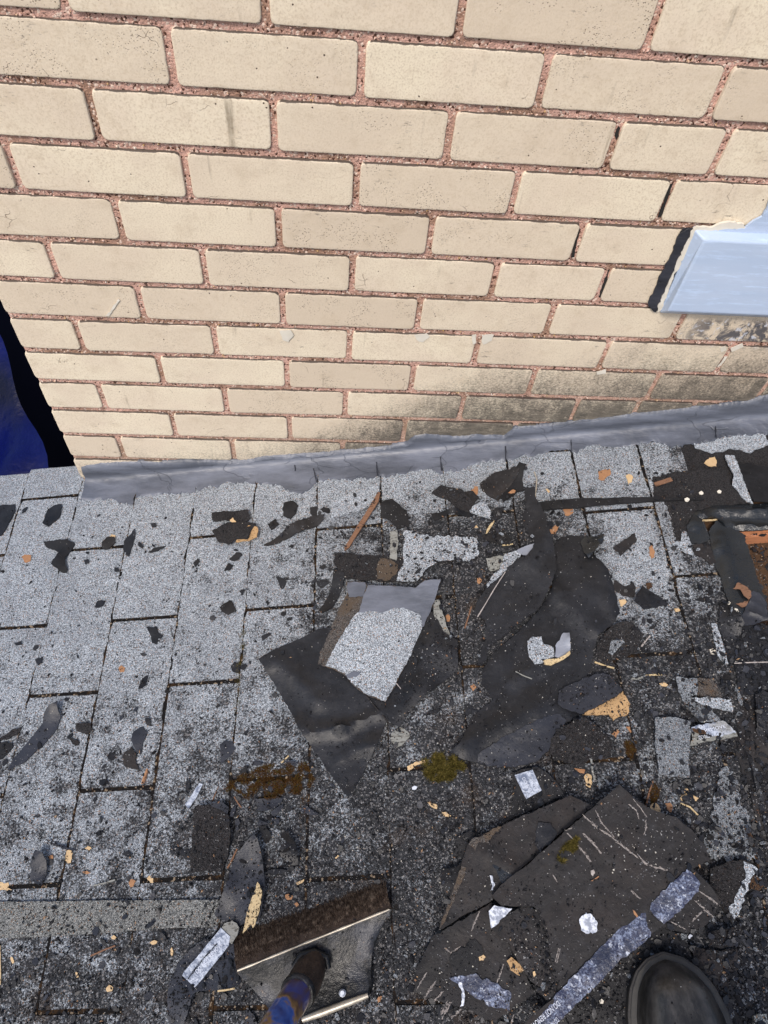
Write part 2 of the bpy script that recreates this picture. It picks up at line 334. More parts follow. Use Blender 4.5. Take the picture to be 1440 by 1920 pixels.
# roof-dirt table in photograph space (fraction of the surface hidden by grit)
GX = [0, 240, 480, 720, 960, 1200, 1440]; GY = [880, 1000, 1120, 1240, 1360, 1480, 1600, 1720, 1840, 1960]
GT = np.array([[.0, .0, .0, .02, .08, .30, .85], [.10, .12, .22, .62, .95, .22, 1.0], [.16, .18, .28, .62, 1.0, .22, 1.0], [.22, .25, .36, .6, .95, .80, 1.0],
 [.36, .38, .42, .56, .8, .66, .95], [.42, .46, .68, .78, .85, .62, .9], [.42, .46, .66, .74, .9, .62, .9], [.50, .55, .74, .76, .95, .75, .9], [.66, .66, .76, .76, .95, .8, .75], [.68, .68, .78, .76, .9, .85, .75]])
CRI = CR.transposed()
def topx(p):
    d = CRI @ (Vector(p)-CAM); return 720+F*d.x/-d.z, 960-F*d.y/-d.z
def grime(p):
    x, y = topx(p); x = min(max(x, 0), 1439); y = min(max(y, 880), 1959)
    i = int(x//240); j = int((y-880)//120); a = x/240-i; b = (y-880)/120-j
    return float(GT[j, i]*(1-a)*(1-b)+GT[j, i+1]*a*(1-b)+GT[j+1, i]*(1-a)*b+GT[j+1, i+1]*a*b)

# ------------------------------------------------------------------ ground, lower building, tarpaulin
me_v = [(-60, -60, -3.6), (60, -60, -3.6), (60, 60, -3.6), (-60, 60, -3.6)]
tag(mk('ground', me_v, [(0, 1, 2, 3)], 'ground', smooth=False), None, None, kind='structure')

def grid_sheet(name, fn, nu, nv, mat, parent=None, **k):
    vs = [fn(i/nu, j/nv) for j in range(nv+1) for i in range(nu+1)]
    fs = [(j*(nu+1)+i, j*(nu+1)+i+1, (j+1)*(nu+1)+i+1, (j+1)*(nu+1)+i) for j in range(nv) for i in range(nu)]
    return mk(name, vs, fs, mat, parent, **k)
def tarp_fn(a, b):
    x = -3.0 + a*2.5; y = .20 + b*1.7; zz = -1.78 + .22*noise.noise(Vector((x*2.2, y*1.3, 3))) + .05*noise.noise(Vector((x*6, y*3, 9))) + (b*.45)**2
    return (x, y, zz - .5*max(0, a-.75))
tag(grid_sheet('blue_tarpaulin', tarp_fn, 70, 50, 'tarp'), 'deep blue tarpaulin in folds, in the dark gap left of the brick wall', 'tarpaulin')
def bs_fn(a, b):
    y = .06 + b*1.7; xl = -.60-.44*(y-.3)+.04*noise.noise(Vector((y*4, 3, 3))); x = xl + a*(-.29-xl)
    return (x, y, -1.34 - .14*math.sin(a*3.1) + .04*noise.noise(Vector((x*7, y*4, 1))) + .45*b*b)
tag(grid_sheet('dark_plastic_sheet', bs_fn, 30, 40, 'gap_shade_black'), 'near black sheet standing in for the shade between the brick corner and the blue tarpaulin', 'shade sheet')  # dark sheet added where the gap behind the corner lies in shade

# ------------------------------------------------------------------ brick wall
wall = tag(empty('brick_wall', (-.33, 0, -1.1)), 'cream glazed brick wall with pink mortar joints, rising above the roof', 'wall')
XL = -.330
def joint_x(pts): return [wallpt(x, y).x for x, y in pts]
ROWS = {0: [(120, 5), (497, 18), (864, 33), (1226, 48)], 1: [(318, 107), (677, 136), (1017, 160), (1345, 180)], 2: [(173, 212), (513, 235), (843, 253), (1150, 272), (1352, 285)],
 3: [(24, 315), (350, 328), (668, 347), (965, 362), (1250, 376)], 4: [(222, 415), (522, 428), (807, 443), (1085, 452)], 5: [(97, 487), (383, 502), (660, 515), (927, 527), (1132, 531)],
 6: [(263, 567), (530, 578), (785, 589), (1033, 597), (1275, 609)], 7: [(148, 630), (403, 639), (655, 650), (893, 659), (1133, 666), (1360, 670)], 8: [(300, 692), (538, 704), (773, 711), (997, 718), (1225, 725)],
 9: [(190, 744), (423, 752), (647, 761), (865, 768), (1077, 771), (1195, 765)], 10: [(325, 796), (543, 804), (757, 811), (965, 805)], 11: [(225, 837), (437, 845), (642, 838)], 12: [(330, 868)]}
def brick(x0, x1, r, depth=.03):
    z1 = -.075*r + .0323; z0 = -.075*r - .0323
    jit = lambda k: .0009*noise.noise(Vector((x0*31+k*1.7, r*5.3, k*.9)))
    x0 += .0048+jit(1); x1 -= .0048+jit(2); z1 += jit(3); z0 += jit(4)
    tl = random.uniform(-.0008, .0008); yo = random.uniform(-.0009, .0009)
    W_, H_ = x1-x0, z1-z0; step = .0065
    per = []; nx = max(3, int(W_/step)); nz = max(3, int(H_/step)); rc = .0035
    for i in range(nx): per.append((x0+W_*i/nx, z0, 0, -1, 0))
    for i in range(nz): per.append((x1, z0+H_*i/nz, 1, 0, 0))
    for i in range(nx): per.append((x1-W_*i/nx, z1, 0, 1, 1))
    for i in range(nz): per.append((x0, z1-H_*i/nz, -1, 0, 0))
    cx, cz = (x0+x1)/2, (z0+z1)/2; n = len(per)
    rings = []; dirt = []
    def P(k, inset, y, wob, dv):
        x, z, ax, az, top = per[k]
        w_ = wob*noise.noise(Vector((x*260, z*260, r+.5))) + wob*.8*noise.noise(Vector((x*75, z*75, r+9.5)))
        # corner rounding
        dx = W_/2-abs(x-cx); dz = H_/2-abs(z-cz); c = max(0, rc-max(dx, dz))
        ins = inset + max(0, w_) + c*.5
        sx = 1 if x > cx else -1; sz = 1 if z > cz else -1
        xx = x - sx*ins*(1 if dx < 1e-6 or c > 0 else 0); zz = z - sz*ins*(1 if dz < 1e-6 or c > 0 else 0)
        rings.append((xx, y+yo+tl*(x-cx)/W_*2, zz)); dirt.append(dv(top, k))
    nz_ = lambda k, f: .5+.9*noise.noise(Vector((per[k][0]*f, per[k][1]*f, r*3.1)))
    for k in range(n): P(k, 0, depth, 0, lambda t, k: .2)
    for k in range(n): P(k, .0000, .0011, .0004, lambda t, k: (.95 if t else .35*nz_(k, 60)))
    for k in range(n): P(k, .0006, .0002, .0010, lambda t, k: (.15+.75*nz_(k, 45) if t else .12*nz_(k, 50)))
    for k in range(n): P(k, .0018, 0, .0007, lambda t, k: (.28*nz_(k, 30) if t else .05))
    for k in range(n): P(k, .0060, 0, 0, lambda t, k: 0.0)
    fs = []
    for q in range(4):
        for k in range(n): fs.append((q*n+k, q*n+(k+1) % n, (q+1)*n+(k+1) % n, (q+1)*n+k))
    fs.append(tuple(4*n+k for k in range(n)))
    fs.append(tuple(n-1-k for k in range(n)))
    return mk('brick', rings, fs, 'brick', wall, attrs={'dirt': dirt}, angle=50)
sill_edge = {5: wallpt(1268, 530).x, 6: wallpt(1232, 580).x}
for r in range(-4, 14):
    xs = joint_x(ROWS.get(r, []))
    par = 0 if r % 2 else 1
    allx = [k*.1125 for k in range(-3, 15) if (k % 2 == 0) == (par == 0)]
    if xs:
        last = max(xs) if r not in (12,) else max(xs)
        tail = [x for x in allx if x > last+.09]
        xs = xs + tail
    else: xs = allx
    xs = sorted(x for x in xs if x > XL+.03)
    xs = [XL-.0048] + xs + [1.5]
    for a, b in zip(xs, xs[1:]):
        if b-a < .02: continue
        if r == 13 and a > .2: continue
        if r in (5,) and b > .72:            # cut round the painted sill
            if a > .70: continue
            b = wallpt(1240, 530).x+.004
        if r == 4 and b > .72:
            if a > .70: continue
            b = wallpt(1285, 460).x+.004
        brick(a, b, r, .10 if a < XL+.02 else .03)
# mortar body (face 4 mm behind the brick faces) with a lightly uneven face
def mort_fn(a, b):
    x = XL+.0022 + a*1.84; z = -1.02 + b*1.34
    return (x, .0042 + .0016*noise.noise(Vector((x*120, z*120, 0))) + .0012*noise.noise(Vector((x*30, z*30, 5))), z)
grid_sheet('mortar', mort_fn, 420, 300, 'mortar', wall)
def box(x0, x1, y0, y1, z0, z1):
    v = [(x, y, z) for x in (x0, x1) for y in (y0, y1) for z in (z0, z1)]
    return v, [(0, 1, 3, 2), (4, 6, 7, 5), (0, 4, 5, 1), (2, 3, 7, 6), (0, 2, 6, 4), (1, 5, 7, 3)]
v, f = box(XL+.0045, 1.5, .0085, .0985, -3.6, .32); mk('mortar_core', v, f, 'mortar', wall, smooth=False)
v, f = box(XL+.02, 1.5, .101, .5, -3.6, .32); mk('inner_leaf', v, f, 'mortar', wall, smooth=False)
# sand grains and pebbles standing in the joints
gv, gf = [], []
def blob(vs, fs, p, r, ax=(1, 1, 1)):
    b = len(vs)
    R_ = Euler((random.random()*6, random.random()*6, random.random()*6)).to_matrix()
    for d in ((1, 0, 0), (-1, 0, 0), (0, 1, 0), (0, -1, 0), (0, 0, 1), (0, 0, -1)):
        q = R_ @ Vector((d[0]*ax[0], d[1]*ax[1], d[2]*ax[2])); vs.append(p + q*r*random.uniform(.75, 1.2))
    for t in ((0, 2, 4), (2, 1, 4), (1, 3, 4), (3, 0, 4), (2, 0, 5), (1, 2, 5), (3, 1, 5), (0, 3, 5)): fs.append(tuple(b+i for i in t))
for _ in range(4200):
    r = random.randint(-1, 12); z = -.075*r - .0375 + random.uniform(-.0055, .0055); x = random.uniform(XL+.005, 1.15)
    blob(gv, gf, Vector((x, .0036, z)), random.choice((.0007, .0009, .0012, .0018, .0024)))
s_ = Mat('joint_pebbles'); M['pebble'] = s_.fin(s_.ramp(s_.sep(s_.vor(180, 'Color', vec=s_.pos), 0), [(0, (.20, .11, .08)), (.12, (.42, .27, .21)), (.5, (.62, .42, .35)), (.78, (.62, .45, .36)), (.88, (.50, .30, .10)), (.95, (.70, .62, .54))]), .7)
tag(mk('mortar_pebbles', gv, gf, 'pebble', wall, smooth=True, angle=80), None, None, kind='stuff')

# flat patches on the wall
def wall_patch(name, mat, pts, y=-.0012, th=.0015, parent=None, jag=.0015, step=.006, bulge=.0008):
    P2 = [(wallpt(x, yy, y).x, wallpt(x, yy, y).z) for x, yy in pts]
    return poly_mesh(name, mat, P2, lambda a, b: (a, b), lambda a, b, n: Vector((a, y-n, b)), th, jag, step, parent, bend=lambda a, b: bulge*noise.noise(Vector((a*60, b*60, 2))))

def inside(p, poly):
    x, y = p; c = False; j = len(poly)-1
    for i in range(len(poly)):
        xi, yi = poly[i]; xj, yj = poly[j]
        if (yi > y) != (yj > y) and x < (xj-xi)*(y-yi)/(yj-yi)+xi: c = not c
        j = i
    return c
def poly_mesh(name, mat, P2, _, place, th, jag, step, parent, bend=None, res=.014, angle=40, origin=None, attrs=False):
    # densify with ragged edge
    out = []; n = len(P2); seed = random.random()*100
    for i in range(n):
        a = Vector(P2[i]); b = Vector(P2[(i+1) % n]); L = (b-a).length; k = max(1, int(L/step)); nn = Vector((-(b-a).y, (b-a).x)).normalized() if L > 0 else Vector((0, 0))
        for q in range(k):
            p = a.lerp(b, q/k)
            if q: p = p + nn*jag*(noise.noise(Vector((p.x*90, p.y*90, seed)))*1.3 + noise.noise(Vector((p.x*300, p.y*300, seed)))*.9 + .5*noise.noise(Vector((p.x*900, p.y*900, seed))))
            out.append((p.x, p.y))
    xs = [p[0] for p in out]; ys = [p[1] for p in out]; pts = [Vector(p) for p in out]; m = len(out)
    ext = max(max(xs)-min(xs), max(ys)-min(ys)); rr = min(res, max(ext/3, .003))
    if bend:
        y = min(ys)+rr*.5
        while y < max(ys):
            x = min(xs)+rr*.5
            while x < max(xs):
                q = (x+random.uniform(-.2, .2)*rr, y+random.uniform(-.2, .2)*rr)
                if inside(q, out):
                    if min((q[0]-p[0])**2+(q[1]-p[1])**2 for p in out) > (rr*.45)**2: pts.append(Vector(q))
                x += rr
            y += rr
    V2, E2, F2, *_r = delaunay_2d_cdt(pts, [(i, (i+1) % m) for i in range(m)], [], 1, 1e-6)
    # boundary edges = edges used by one face
    cnt = {}
    for f in F2:
        for i in range(3):
            a, b = f[i], f[(i+1) % 3]; cnt.setdefault((min(a, b), max(a, b)), []).append((a, b))
    nv = len(V2); vs = []
    for p in V2: vs.append(place(p.x, p.y, (bend(p.x, p.y) if bend else 0)+th))
    for p in V2: vs.append(place(p.x, p.y, (bend(p.x, p.y) if bend else 0)))
    ta = place(0, 0, 1)-place(0, 0, 0); t1 = place(1, 0, 0)-place(0, 0, 0); t2 = place(0, 1, 0)-place(0, 0, 0)
    flip = t1.cross(t2).dot(ta) < 0
    fs = [tuple(reversed(f)) if flip else tuple(f) for f in F2]
    fs += [tuple(i+nv for i in reversed(f)) for f in fs]
    for e, l in cnt.items():
        if len(l) == 1:
            a, b = l[0]; q = (a, a+nv, b+nv, b); fs.append(tuple(reversed(q)) if flip else q)
    if len(fs) < 4: return None
    at = None
    if attrs:
        at = {'grime': [grime(p) for p in vs], 'edge': [0.0]*len(vs)}
    return mk(name, vs, fs, mat, parent, angle=angle, origin=origin, attrs=at)

for pts in ([(524, 620), (545, 618), (551, 628), (541, 641), (530, 637)], [(776, 627), (800, 625), (806, 630), (792, 641), (782, 637)], [(885, 628), (893, 627), (892, 643), (886, 645)],
            [(903, 627), (926, 627), (922, 638), (906, 645), (903, 640)], [(1350, 652), (1360, 648), (1362, 656), (1352, 660)], [(1370, 652), (1392, 643), (1394, 650), (1372, 659)], [(1345, 688), (1352, 685), (1364, 668), (1358, 668)],
            [(198, 592), (222, 560), (225, 563), (205, 592)], [(1118, 697), (1136, 692), (1135, 700), (1120, 702)]):
    wall_patch('filler_dab', 'filler', pts, -.0009, .0009, wall, .0012, .004)
# missing-mortar cracks beside the worn joints
for pts in ([(1083, 428), (1087, 426), (1077, 482), (1070, 483)], [(1140, 505), (1144, 504), (1128, 558), (1122, 556)], [(1255, 345), (1262, 344), (1240, 405), (1233, 408)], [(1160, 236), (1163, 240), (1156, 262), (1153, 250)]):
    wall_patch('joint_crack', 'deck', pts, .0036, .0006, wall, .0012, .004)

# mastic and painted sill frame
tag(wall_patch('black_mastic_smear', 'caulk', [(1279, 428), (1300, 428), (1310, 430), (1286, 470), (1262, 520), (1240, 560), (1228, 584), (1215, 572), (1217, 560), (1232, 528), (1256, 480), (1267, 450)], -.0012, .0022, None, .0025, .005, .0015), 'black mastic smeared down the bricks along the left edge of the pale blue sill', 'mastic')
def sill_box():
    root = tag(empty('window_sill', wallpt(1260, 590)), 'pale blue painted metal sill on the right of the brick wall', 'window sill')
    P = lambda x, y, Y: wallpt(x, y, Y)
    A = P(1237, 587, -.004); B = P(1303, 430, -.004); x1 = 1.5
    A2 = P(1252, 584, -.024); B2 = P(1322, 450, -.020)
    vs = [A, B, Vector((x1, -.004, B.z)), Vector((x1, -.004, A.z)), A2, B2, Vector((x1, -.020, B2.z)), Vector((x1, -.024, A2.z)), A+Vector((0, .03, 0)), B+Vector((0, .03, 0)), Vector((x1, .03, B.z)), Vector((x1, .03, A.z))]
    fs = [(4, 7, 6, 5), (0, 4, 5, 1), (1, 5, 6, 2), (0, 3, 7, 4), (8, 0, 1, 9), (9, 1, 2, 10), (3, 0, 8, 11)]
    o = mk('sill_panel', vs, fs, 'sill', root, smooth=False)
    md = o.modifiers.new('b', 'BEVEL'); md.width = .003; md.segments = 3
    q = [(1302, 431), (1395, 426), (1412, 412), (1428, 404), (1437, 388), (1442, 372), (1500, 300), (1700, 330), (1700, 520), (1310, 440)]
    P2 = [(P(x, y, -.002).x, P(x, y, -.002).z) for x, y in q]
    poly_mesh('frame_upstand', 'sill', P2, None, lambda a, b, n: Vector((a, -.001-n, b)), .004, .0012, .006, root, bend=lambda a, b: .0003)
    q = [(1300, 428), (1342, 421), (1350, 417), (1372, 415), (1394, 418), (1397, 427), (1340, 430), (1318, 437), (1300, 445), (1262, 520), (1240, 578), (1231, 584), (1232, 572), (1252, 530), (1285, 455)]
    P2 = [(P(x, y, -.002).x, P(x, y, -.002).z) for x, y in q]
    poly_mesh('white_sealant', 'filler', P2, None, lambda a, b, n: Vector((a, -.0005-n, b)), .0045, .0022, .004, root, bend=lambda a, b: .0008*noise.noise(Vector((a*90, b*90, 0))))
sill_box()

# ------------------------------------------------------------------ roof
roof = tag(empty('shingle_roof', RW(.4, .4, 0)), 'low pitched roof of grey mineral shingle tabs running up to the brick wall', 'roof')
def roof_poly(name, mat, P2, base, th, jag=.0008, step=.008, parent=None, bend=None, res=.016, attrs=False, angle=40):
    bf = (lambda a, b: base+(bend(a, b) if bend else 0))
    return poly_mesh(name, mat, P2, None, lambda a, b, n: RW(a, b, n), th, jag, step, parent, bend=bf, res=res, attrs=attrs, angle=angle)
P4 = [(-1.4, -.03), (-.012, -.03), (-.012, .001), (1.235, .001), (1.235, 2.6), (-1.4, 2.6)]
roof_poly('underlay', 'deck', P4, -.004, .0035, 0, .5, roof, res=.5)
P4 = [(-1.4, -.028), (-.014, -.028), (-.014, .001), (1.232, .001), (1.232, 2.6), (-1.4, 2.6)]
roof_poly('roof_board', 'deckwood', P4, -.022, .0175, 0, .5, roof, res=.5)
def shingle(i, v0, v1):
    u0 = i*PITCH + random.uniform(-.0016, .0016); L = PITCH*1.9
    if u0+L > 1.235: L = 1.235-u0
    nu, nv = 16, max(4, int((v1-v0)/.012)); sd_ = random.random()*50
    vs = []; at = []; eg = []
    for lay in (0, 1):
        for j in range(nv+1):
            for k in range(nu+1):
                a = k/nu; a = a*a*.6+a*.4; b = j/nv
                u = u0+a*L; v = v0+b*(v1-v0)
                jg = .0010*noise.noise(Vector((v*110, i*7.1, sd_)))+.0007*noise.noise(Vector((v*400, i*7.1, sd_)))
                if k == 0: u += jg
                if j in (0, nv): v += .0008*noise.noise(Vector((u*150, i*3.3, sd_)))*(1 if j else -1)
                # chipped corners
                if k == 0 and j in (0, nv): u += random.uniform(.001, .005)
                n = .0078 - .0033*(a*L/PITCH)
                if lay == 0:
                    n += .0007*noise.noise(Vector((u*25, v*25, sd_)))+.0004*noise.noise(Vector((u*130, v*130, sd_)))
                    if a < .03: n -= .0006
                    n += .0012*max(0, noise.noise(Vector((v*9, i*2.2, 4))))*(1-a)
                else: n -= .0031
                vs.append(RW(u, v, n)); at.append(grime(vs[-1]))
                ed = min(b, 1-b)*(v1-v0); e = max(0, 1-ed/.004)*.75 if ed < .004 else 0
                if k == 0: e = max(e, .55)
                dn = (PITCH-(u-u0)); e = max(e, max(0, 1-abs(dn)/.004)*.85 if dn > -.01 else 0)
                eg.append(e if lay == 0 else 1.0)
    W1 = nu+1; O = W1*(nv+1); fs = []
    for j in range(nv):
        for k in range(nu):
            q = (j*W1+k, j*W1+k+1, (j+1)*W1+k+1, (j+1)*W1+k); fs.append(tuple(reversed(q))); fs.append(tuple(x+O for x in q))
    for j in range(nv):
        for k in (0, nu):
            q = (j*W1+k, (j+1)*W1+k, (j+1)*W1+k+O, j*W1+k+O); fs.append(q if k else tuple(reversed(q)))
    for k in range(nu):
        for j in (0, nv):
            q = (j*W1+k, j*W1+k+1, j*W1+k+1+O, j*W1+k+O); fs.append(tuple(reversed(q)) if j else q)
    return mk('shingle', vs, fs, 'gran', roof, attrs={'grime': at, 'edge': eg}, angle=40)
SLOT = {0: .0365, 1: .172}
meas = {(-1, 0): .036, (-1, 1): .336, (0, 0): .174, (0, 1): .4745, (0, 2): .780, (1, 0): .036, (1, 1): .3375, (1, 2): .6425, (2, 0): .1685, (2, 1): .471, (2, 2): .780, (3, 1): .3365, (4, 0): .175, (4, 2): .789, (5, 2): .6375, (8, 0): .188}
SLOTS = []
for i in range(-3, 10):
    par = i % 2                                # odd: slots at .036, .337, .642 ; even: .172, .474, .780
    base = .0345 if par else .171
    js = [base + k*.3035 for k in range(0, 4)]
    js = [meas.get((i, k), js[k]+random.uniform(-.002, .002)) for k in range(4)]
    top = (-.036 if i < -1 else -.044) if i < 0 else .0005
    if top > js[0]-.03: js = js[1:]
    b = [top] + js + [js[-1]+.3035]
    if i > -3: SLOTS += [(i, q) for q in js if q < 1.1]
    for a, c in zip(b, b[1:]):
        g = .0032
        shingle(i, a+(g if a != top else 0), c-g)
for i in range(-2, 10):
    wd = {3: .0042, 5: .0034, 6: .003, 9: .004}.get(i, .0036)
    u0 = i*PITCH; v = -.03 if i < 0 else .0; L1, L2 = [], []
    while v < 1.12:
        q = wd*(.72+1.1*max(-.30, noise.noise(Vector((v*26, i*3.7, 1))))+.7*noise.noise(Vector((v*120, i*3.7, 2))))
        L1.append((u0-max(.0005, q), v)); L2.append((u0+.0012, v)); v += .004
    roof_poly('seam_shade_dirt', 'joint_shade_dirt', L1+L2[::-1], .0058, .0012, 0, .1, roof)  # dark strip paints the missing shade at the butt edges, along with grime
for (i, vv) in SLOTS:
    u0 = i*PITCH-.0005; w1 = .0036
    roof_poly('slot_shade_dirt', 'joint_shade_dirt', [(u0, vv-w1), (u0+PITCH+.002, vv-w1), (u0+PITCH+.002, vv+w1), (u0, vv+w1)], .0044, .0010, .0009, .004, roof, bend=lambda a, b: .0004*noise.noise(Vector((a*120, b*120, 0))))  # dark fill paints the shade inside the slots, along with debris
roof_poly('shingle', 'gran_dark', [(1.22, .003), (1.6, .003), (1.6, .19), (1.22, .19)], -.003, .004, .001, .01, roof, bend=lambda a, b: .0006*noise.noise(Vector((a*60, b*60, 0))))
for P4 in ([(1.262, .004), (1.40, .004), (1.40, .066), (1.36, .082), (1.33, .068), (1.29, .075), (1.262, .058)],):
    roof_poly('shingle', 'gran_light', P4, .002, .003, .003, .006, roof)
# plain granulated remainder of the roof, outside the photograph
P4 = [(-1.4, 1.13), (1.23, 1.13), (1.23, 2.6), (-1.4, 2.6)]
roof_poly('cap_sheet', 'gran', P4, -.0003, .0035, 0, .1, roof, res=.12, attrs=True)
P4 = [(-1.4, -.035), (-.39, -.035), (-.39, 1.128), (-1.4, 1.128)]
roof_poly('cap_sheet', 'gran', P4, -.0003, .0035, 0, .1, roof, res=.12, attrs=True)

# flashing band
TOPL = [(150, 877), (165, 873), (210, 868), (260, 866), (300, 868), (350, 864), (450, 865), (500, 856), (560, 852), (620, 848), (700, 840), (760, 832), (778, 818), (800, 815), (860, 819), (900, 816), (945, 817), (965, 802), (1000, 800), (1080, 790), (1150, 783), (1200, 776), (1260, 770), (1330, 762), (1400, 754), (1440, 742), (1560, 722), (1700, 700)]
BOTL = [(160, 938), (200, 935), (245, 944), (262, 930), (300, 925), (330, 924), (362, 922), (372, 918), (400, 912), (430, 903), (480, 905), (520, 908), (555, 925), (580, 918), (588, 905), (600, 900), (650, 897), (705, 893), (730, 892), (760, 885), (800, 878), (826, 885), (860, 882), (885, 870), (920, 862), (960, 862), (985, 850), (1000, 855), (1040, 842), (1070, 842), (1080, 850), (1110, 830), (1140, 838), (1200, 832), (1225, 826), (1260, 836), (1335, 826), (1345, 820), (1400, 812), (1440, 812), (1560, 790), (1700, 770)]
fl = tag(empty('roof_flashing', RW(.5, 0, .01)), 'grey blue painted flashing strip sealing the roof to the brick wall', 'flashing')
def interp(L, x):
    for (a, b), (c, d) in zip(L, L[1:]):
        if a <= x <= c: return b+(d-b)*(x-a)/(c-a)
    return L[0][1] if x < L[0][0] else L[-1][1]
NX, NP = 460, 15
fv = []
for k in range(NX+1):
    x = 152+(1700-152)*k/NX
    jt = 2.2*noise.noise(Vector((x*.05, 1, 0)))+1.5*noise.noise(Vector((x*.22, 2, 0))); jb = 5*noise.noise(Vector((x*.06, 7, 0)))+5*noise.noise(Vector((x*.21, 8, 0)))+3*noise.noise(Vector((x*.6, 8, 0)))
    wt = wallpt(x, interp(TOPL, x)+jt, -.002); u_, v_ = uv(x, interp(BOTL, x)+jb, 8)
    d = x*0
    kk = .0  # crease at the roof/wall meeting under the band
    uc = (wt.x-C0.x)/math.cos(SL); cre = RW(uc*.98+u_*.02, .010, .0135); cre2 = RW(uc*.6+u_*.4, .022, .0095)
    top = Vector((wt.x, -.0022, wt.z)); up = Vector((wt.x, -.005, wt.z-.006 if wt.z-.006 > cre.z else wt.z-.002)); low = RW(u_, max(v_, .03), roof_top(u_, v_)+.0016); end = RW(u_, max(v_, .03)+.0012, roof_top(u_, v_)-.001)
    rise = Vector((wt.x, -.0035, cre.z+.010))
    prof = [Vector((wt.x, .003, wt.z+.0015)), top]
    for t in (.2, .45, .7): prof.append(up.lerp(rise, t)+Vector((0, -.0015*math.sin(t*3), 0)))
    prof += [rise, cre.lerp(rise, .45)+Vector((0, .001, 0)), cre, cre.lerp(cre2, .5)+N*.0004, cre2]
    for t in (.3, .6, .85): prof.append(cre2.lerp(low, t)+N*(roof_top(u_, 0)-.0078)*t*.3)
    prof += [low, end]
    for j, p in enumerate(prof):
        a = .0011*noise.noise(Vector((p.x*22, p.z*40, j*.3)))+.0009*noise.noise(Vector((p.x*85, p.z*85, j*.5)))
        if 1 < j < 13: p = p + (Vector((0, -1, 0)) if j < 6 else N)*abs(a)*1.3
        fv.append(p)
ff = [(k*NP+j, (k+1)*NP+j, (k+1)*NP+j+1, k*NP+j+1) for k in range(NX) for j in range(NP-1)]
ff = [tuple(reversed(f)) for f in ff]
mk('coating_band', fv, ff, 'paint', fl, angle=60)
# vertical lap joints in the flashing
for px in ((347, 868, 352, 890), (553, 866, 554, 884), (588, 880, 594, 905), (706, 868, 708, 894), (826, 858, 828, 884), (948, 833, 948, 862), (1070, 822, 1071, 850), (1340, 790, 1342, 822), (640, 830, 650, 846)):
    a = Vector(uv(px[0], px[1], 9)); b = Vector(uv(px[2], px[3], 9)); d = (b-a).normalized(); s2 = Vector((-d.y, d.x))*.0011
    P2 = [tuple(a-s2), tuple(b-s2), tuple(b+s2), tuple(a+s2)]
    roof_poly('lap_seam', 'felt_blue', P2, .0112, .0013, .0008, .004, fl)

# exposed sheathing at the right where the roof has been stripped
hole = tag(empty('stripped_roof_deck', RW(1.4, .4, -.03)), 'bare brown roof boarding with an orange cut edge, at the stripped right side', 'roof deck')
P4 = [(1.20, .004), (2.2, .004), (2.2, 2.6), (1.20, 2.6)]
roof_poly('board', 'deckwood', P4, -.042, .012, 0, .3, hole, res=.05, bend=lambda a, b: .001*noise.noise(Vector((a*30, b*30, 0))))
ua, va = uv(1388, 1000, -5)
P4 = [(ua-.03, va-.002), (ua+.6, va-.002), (ua+.6, va+.010), (ua-.03, va+.010)]
roof_poly('board_edge', 'copper', P4, -.030, .026, .0004, .02, hole, bend=lambda a, b: 0)
P4 = [(1.23, .004), (2.2, .004), (2.2, va-.003), (1.23, va-.003)]
roof_poly('upper_board', 'deckwood', P4, -.030, .022, 0, .3, hole, res=.05)
ub, vb = uv(1440, 1180, -5)
P4 = [(1.237, vb), (2.2, vb), (2.2, 2.6), (1.237, 2.6)]
roof_poly('lower_board', 'deckwood', P4, -.030, .022, 0, .3, hole, res=.05)
tag(hole, hole['label'], 'roof deck')

# ------------------------------------------------------------------ sheets of debris
SURF = []
def bendfn(spec, seed=0, amp=.0012):
    sp = []
    for q in spec or []:
        if q[0] == 'bump': a = uv(*q[1], 8); sp.append(('b', Vector(a), q[2]/1000, q[3]/1000))
        if q[0] == 'ridge': sp.append(('r', Vector(uv(*q[1], 8)), Vector(uv(*q[2], 8)), q[3]/1000, q[4]/1000))
        if q[0] == 'tilt': sp.append(('t', Vector(uv(*q[1], 8)), Vector(uv(*q[2], 8)), q[3]/1000))
        if q[0] == 'step': sp.append(('s', Vector(uv(*q[1], 8)), Vector(uv(*q[2], 8)), q[3]/1000))
    def f(u, v):
        p = Vector((u, v)); h = amp*noise.noise(Vector((u*28, v*28, seed)))+amp*.5*noise.noise(Vector((u*80, v*80, seed)))
        for q in sp:
            if q[0] == 'b': h += q[2]*math.exp(-((p-q[1]).length/q[3])**2)
            elif q[0] == 'r':
                d = q[2]-q[1]; t = max(0, min(1, (p-q[1]).dot(d)/d.length_squared)); h += q[3]*math.exp(-((p-q[1]-d*t).length/q[4])**2)
            elif q[0] == 't':
                d = q[2]-q[1]; h += q[3]*(p-q[1]).dot(d)/d.length_squared
            elif q[0] == 's':
                d = q[2]-q[1]; t = max(0, min(1, (p-q[1]).dot(d)/d.length_squared)); h += q[3]*t*t*(3-2*t)
        return h
    return f
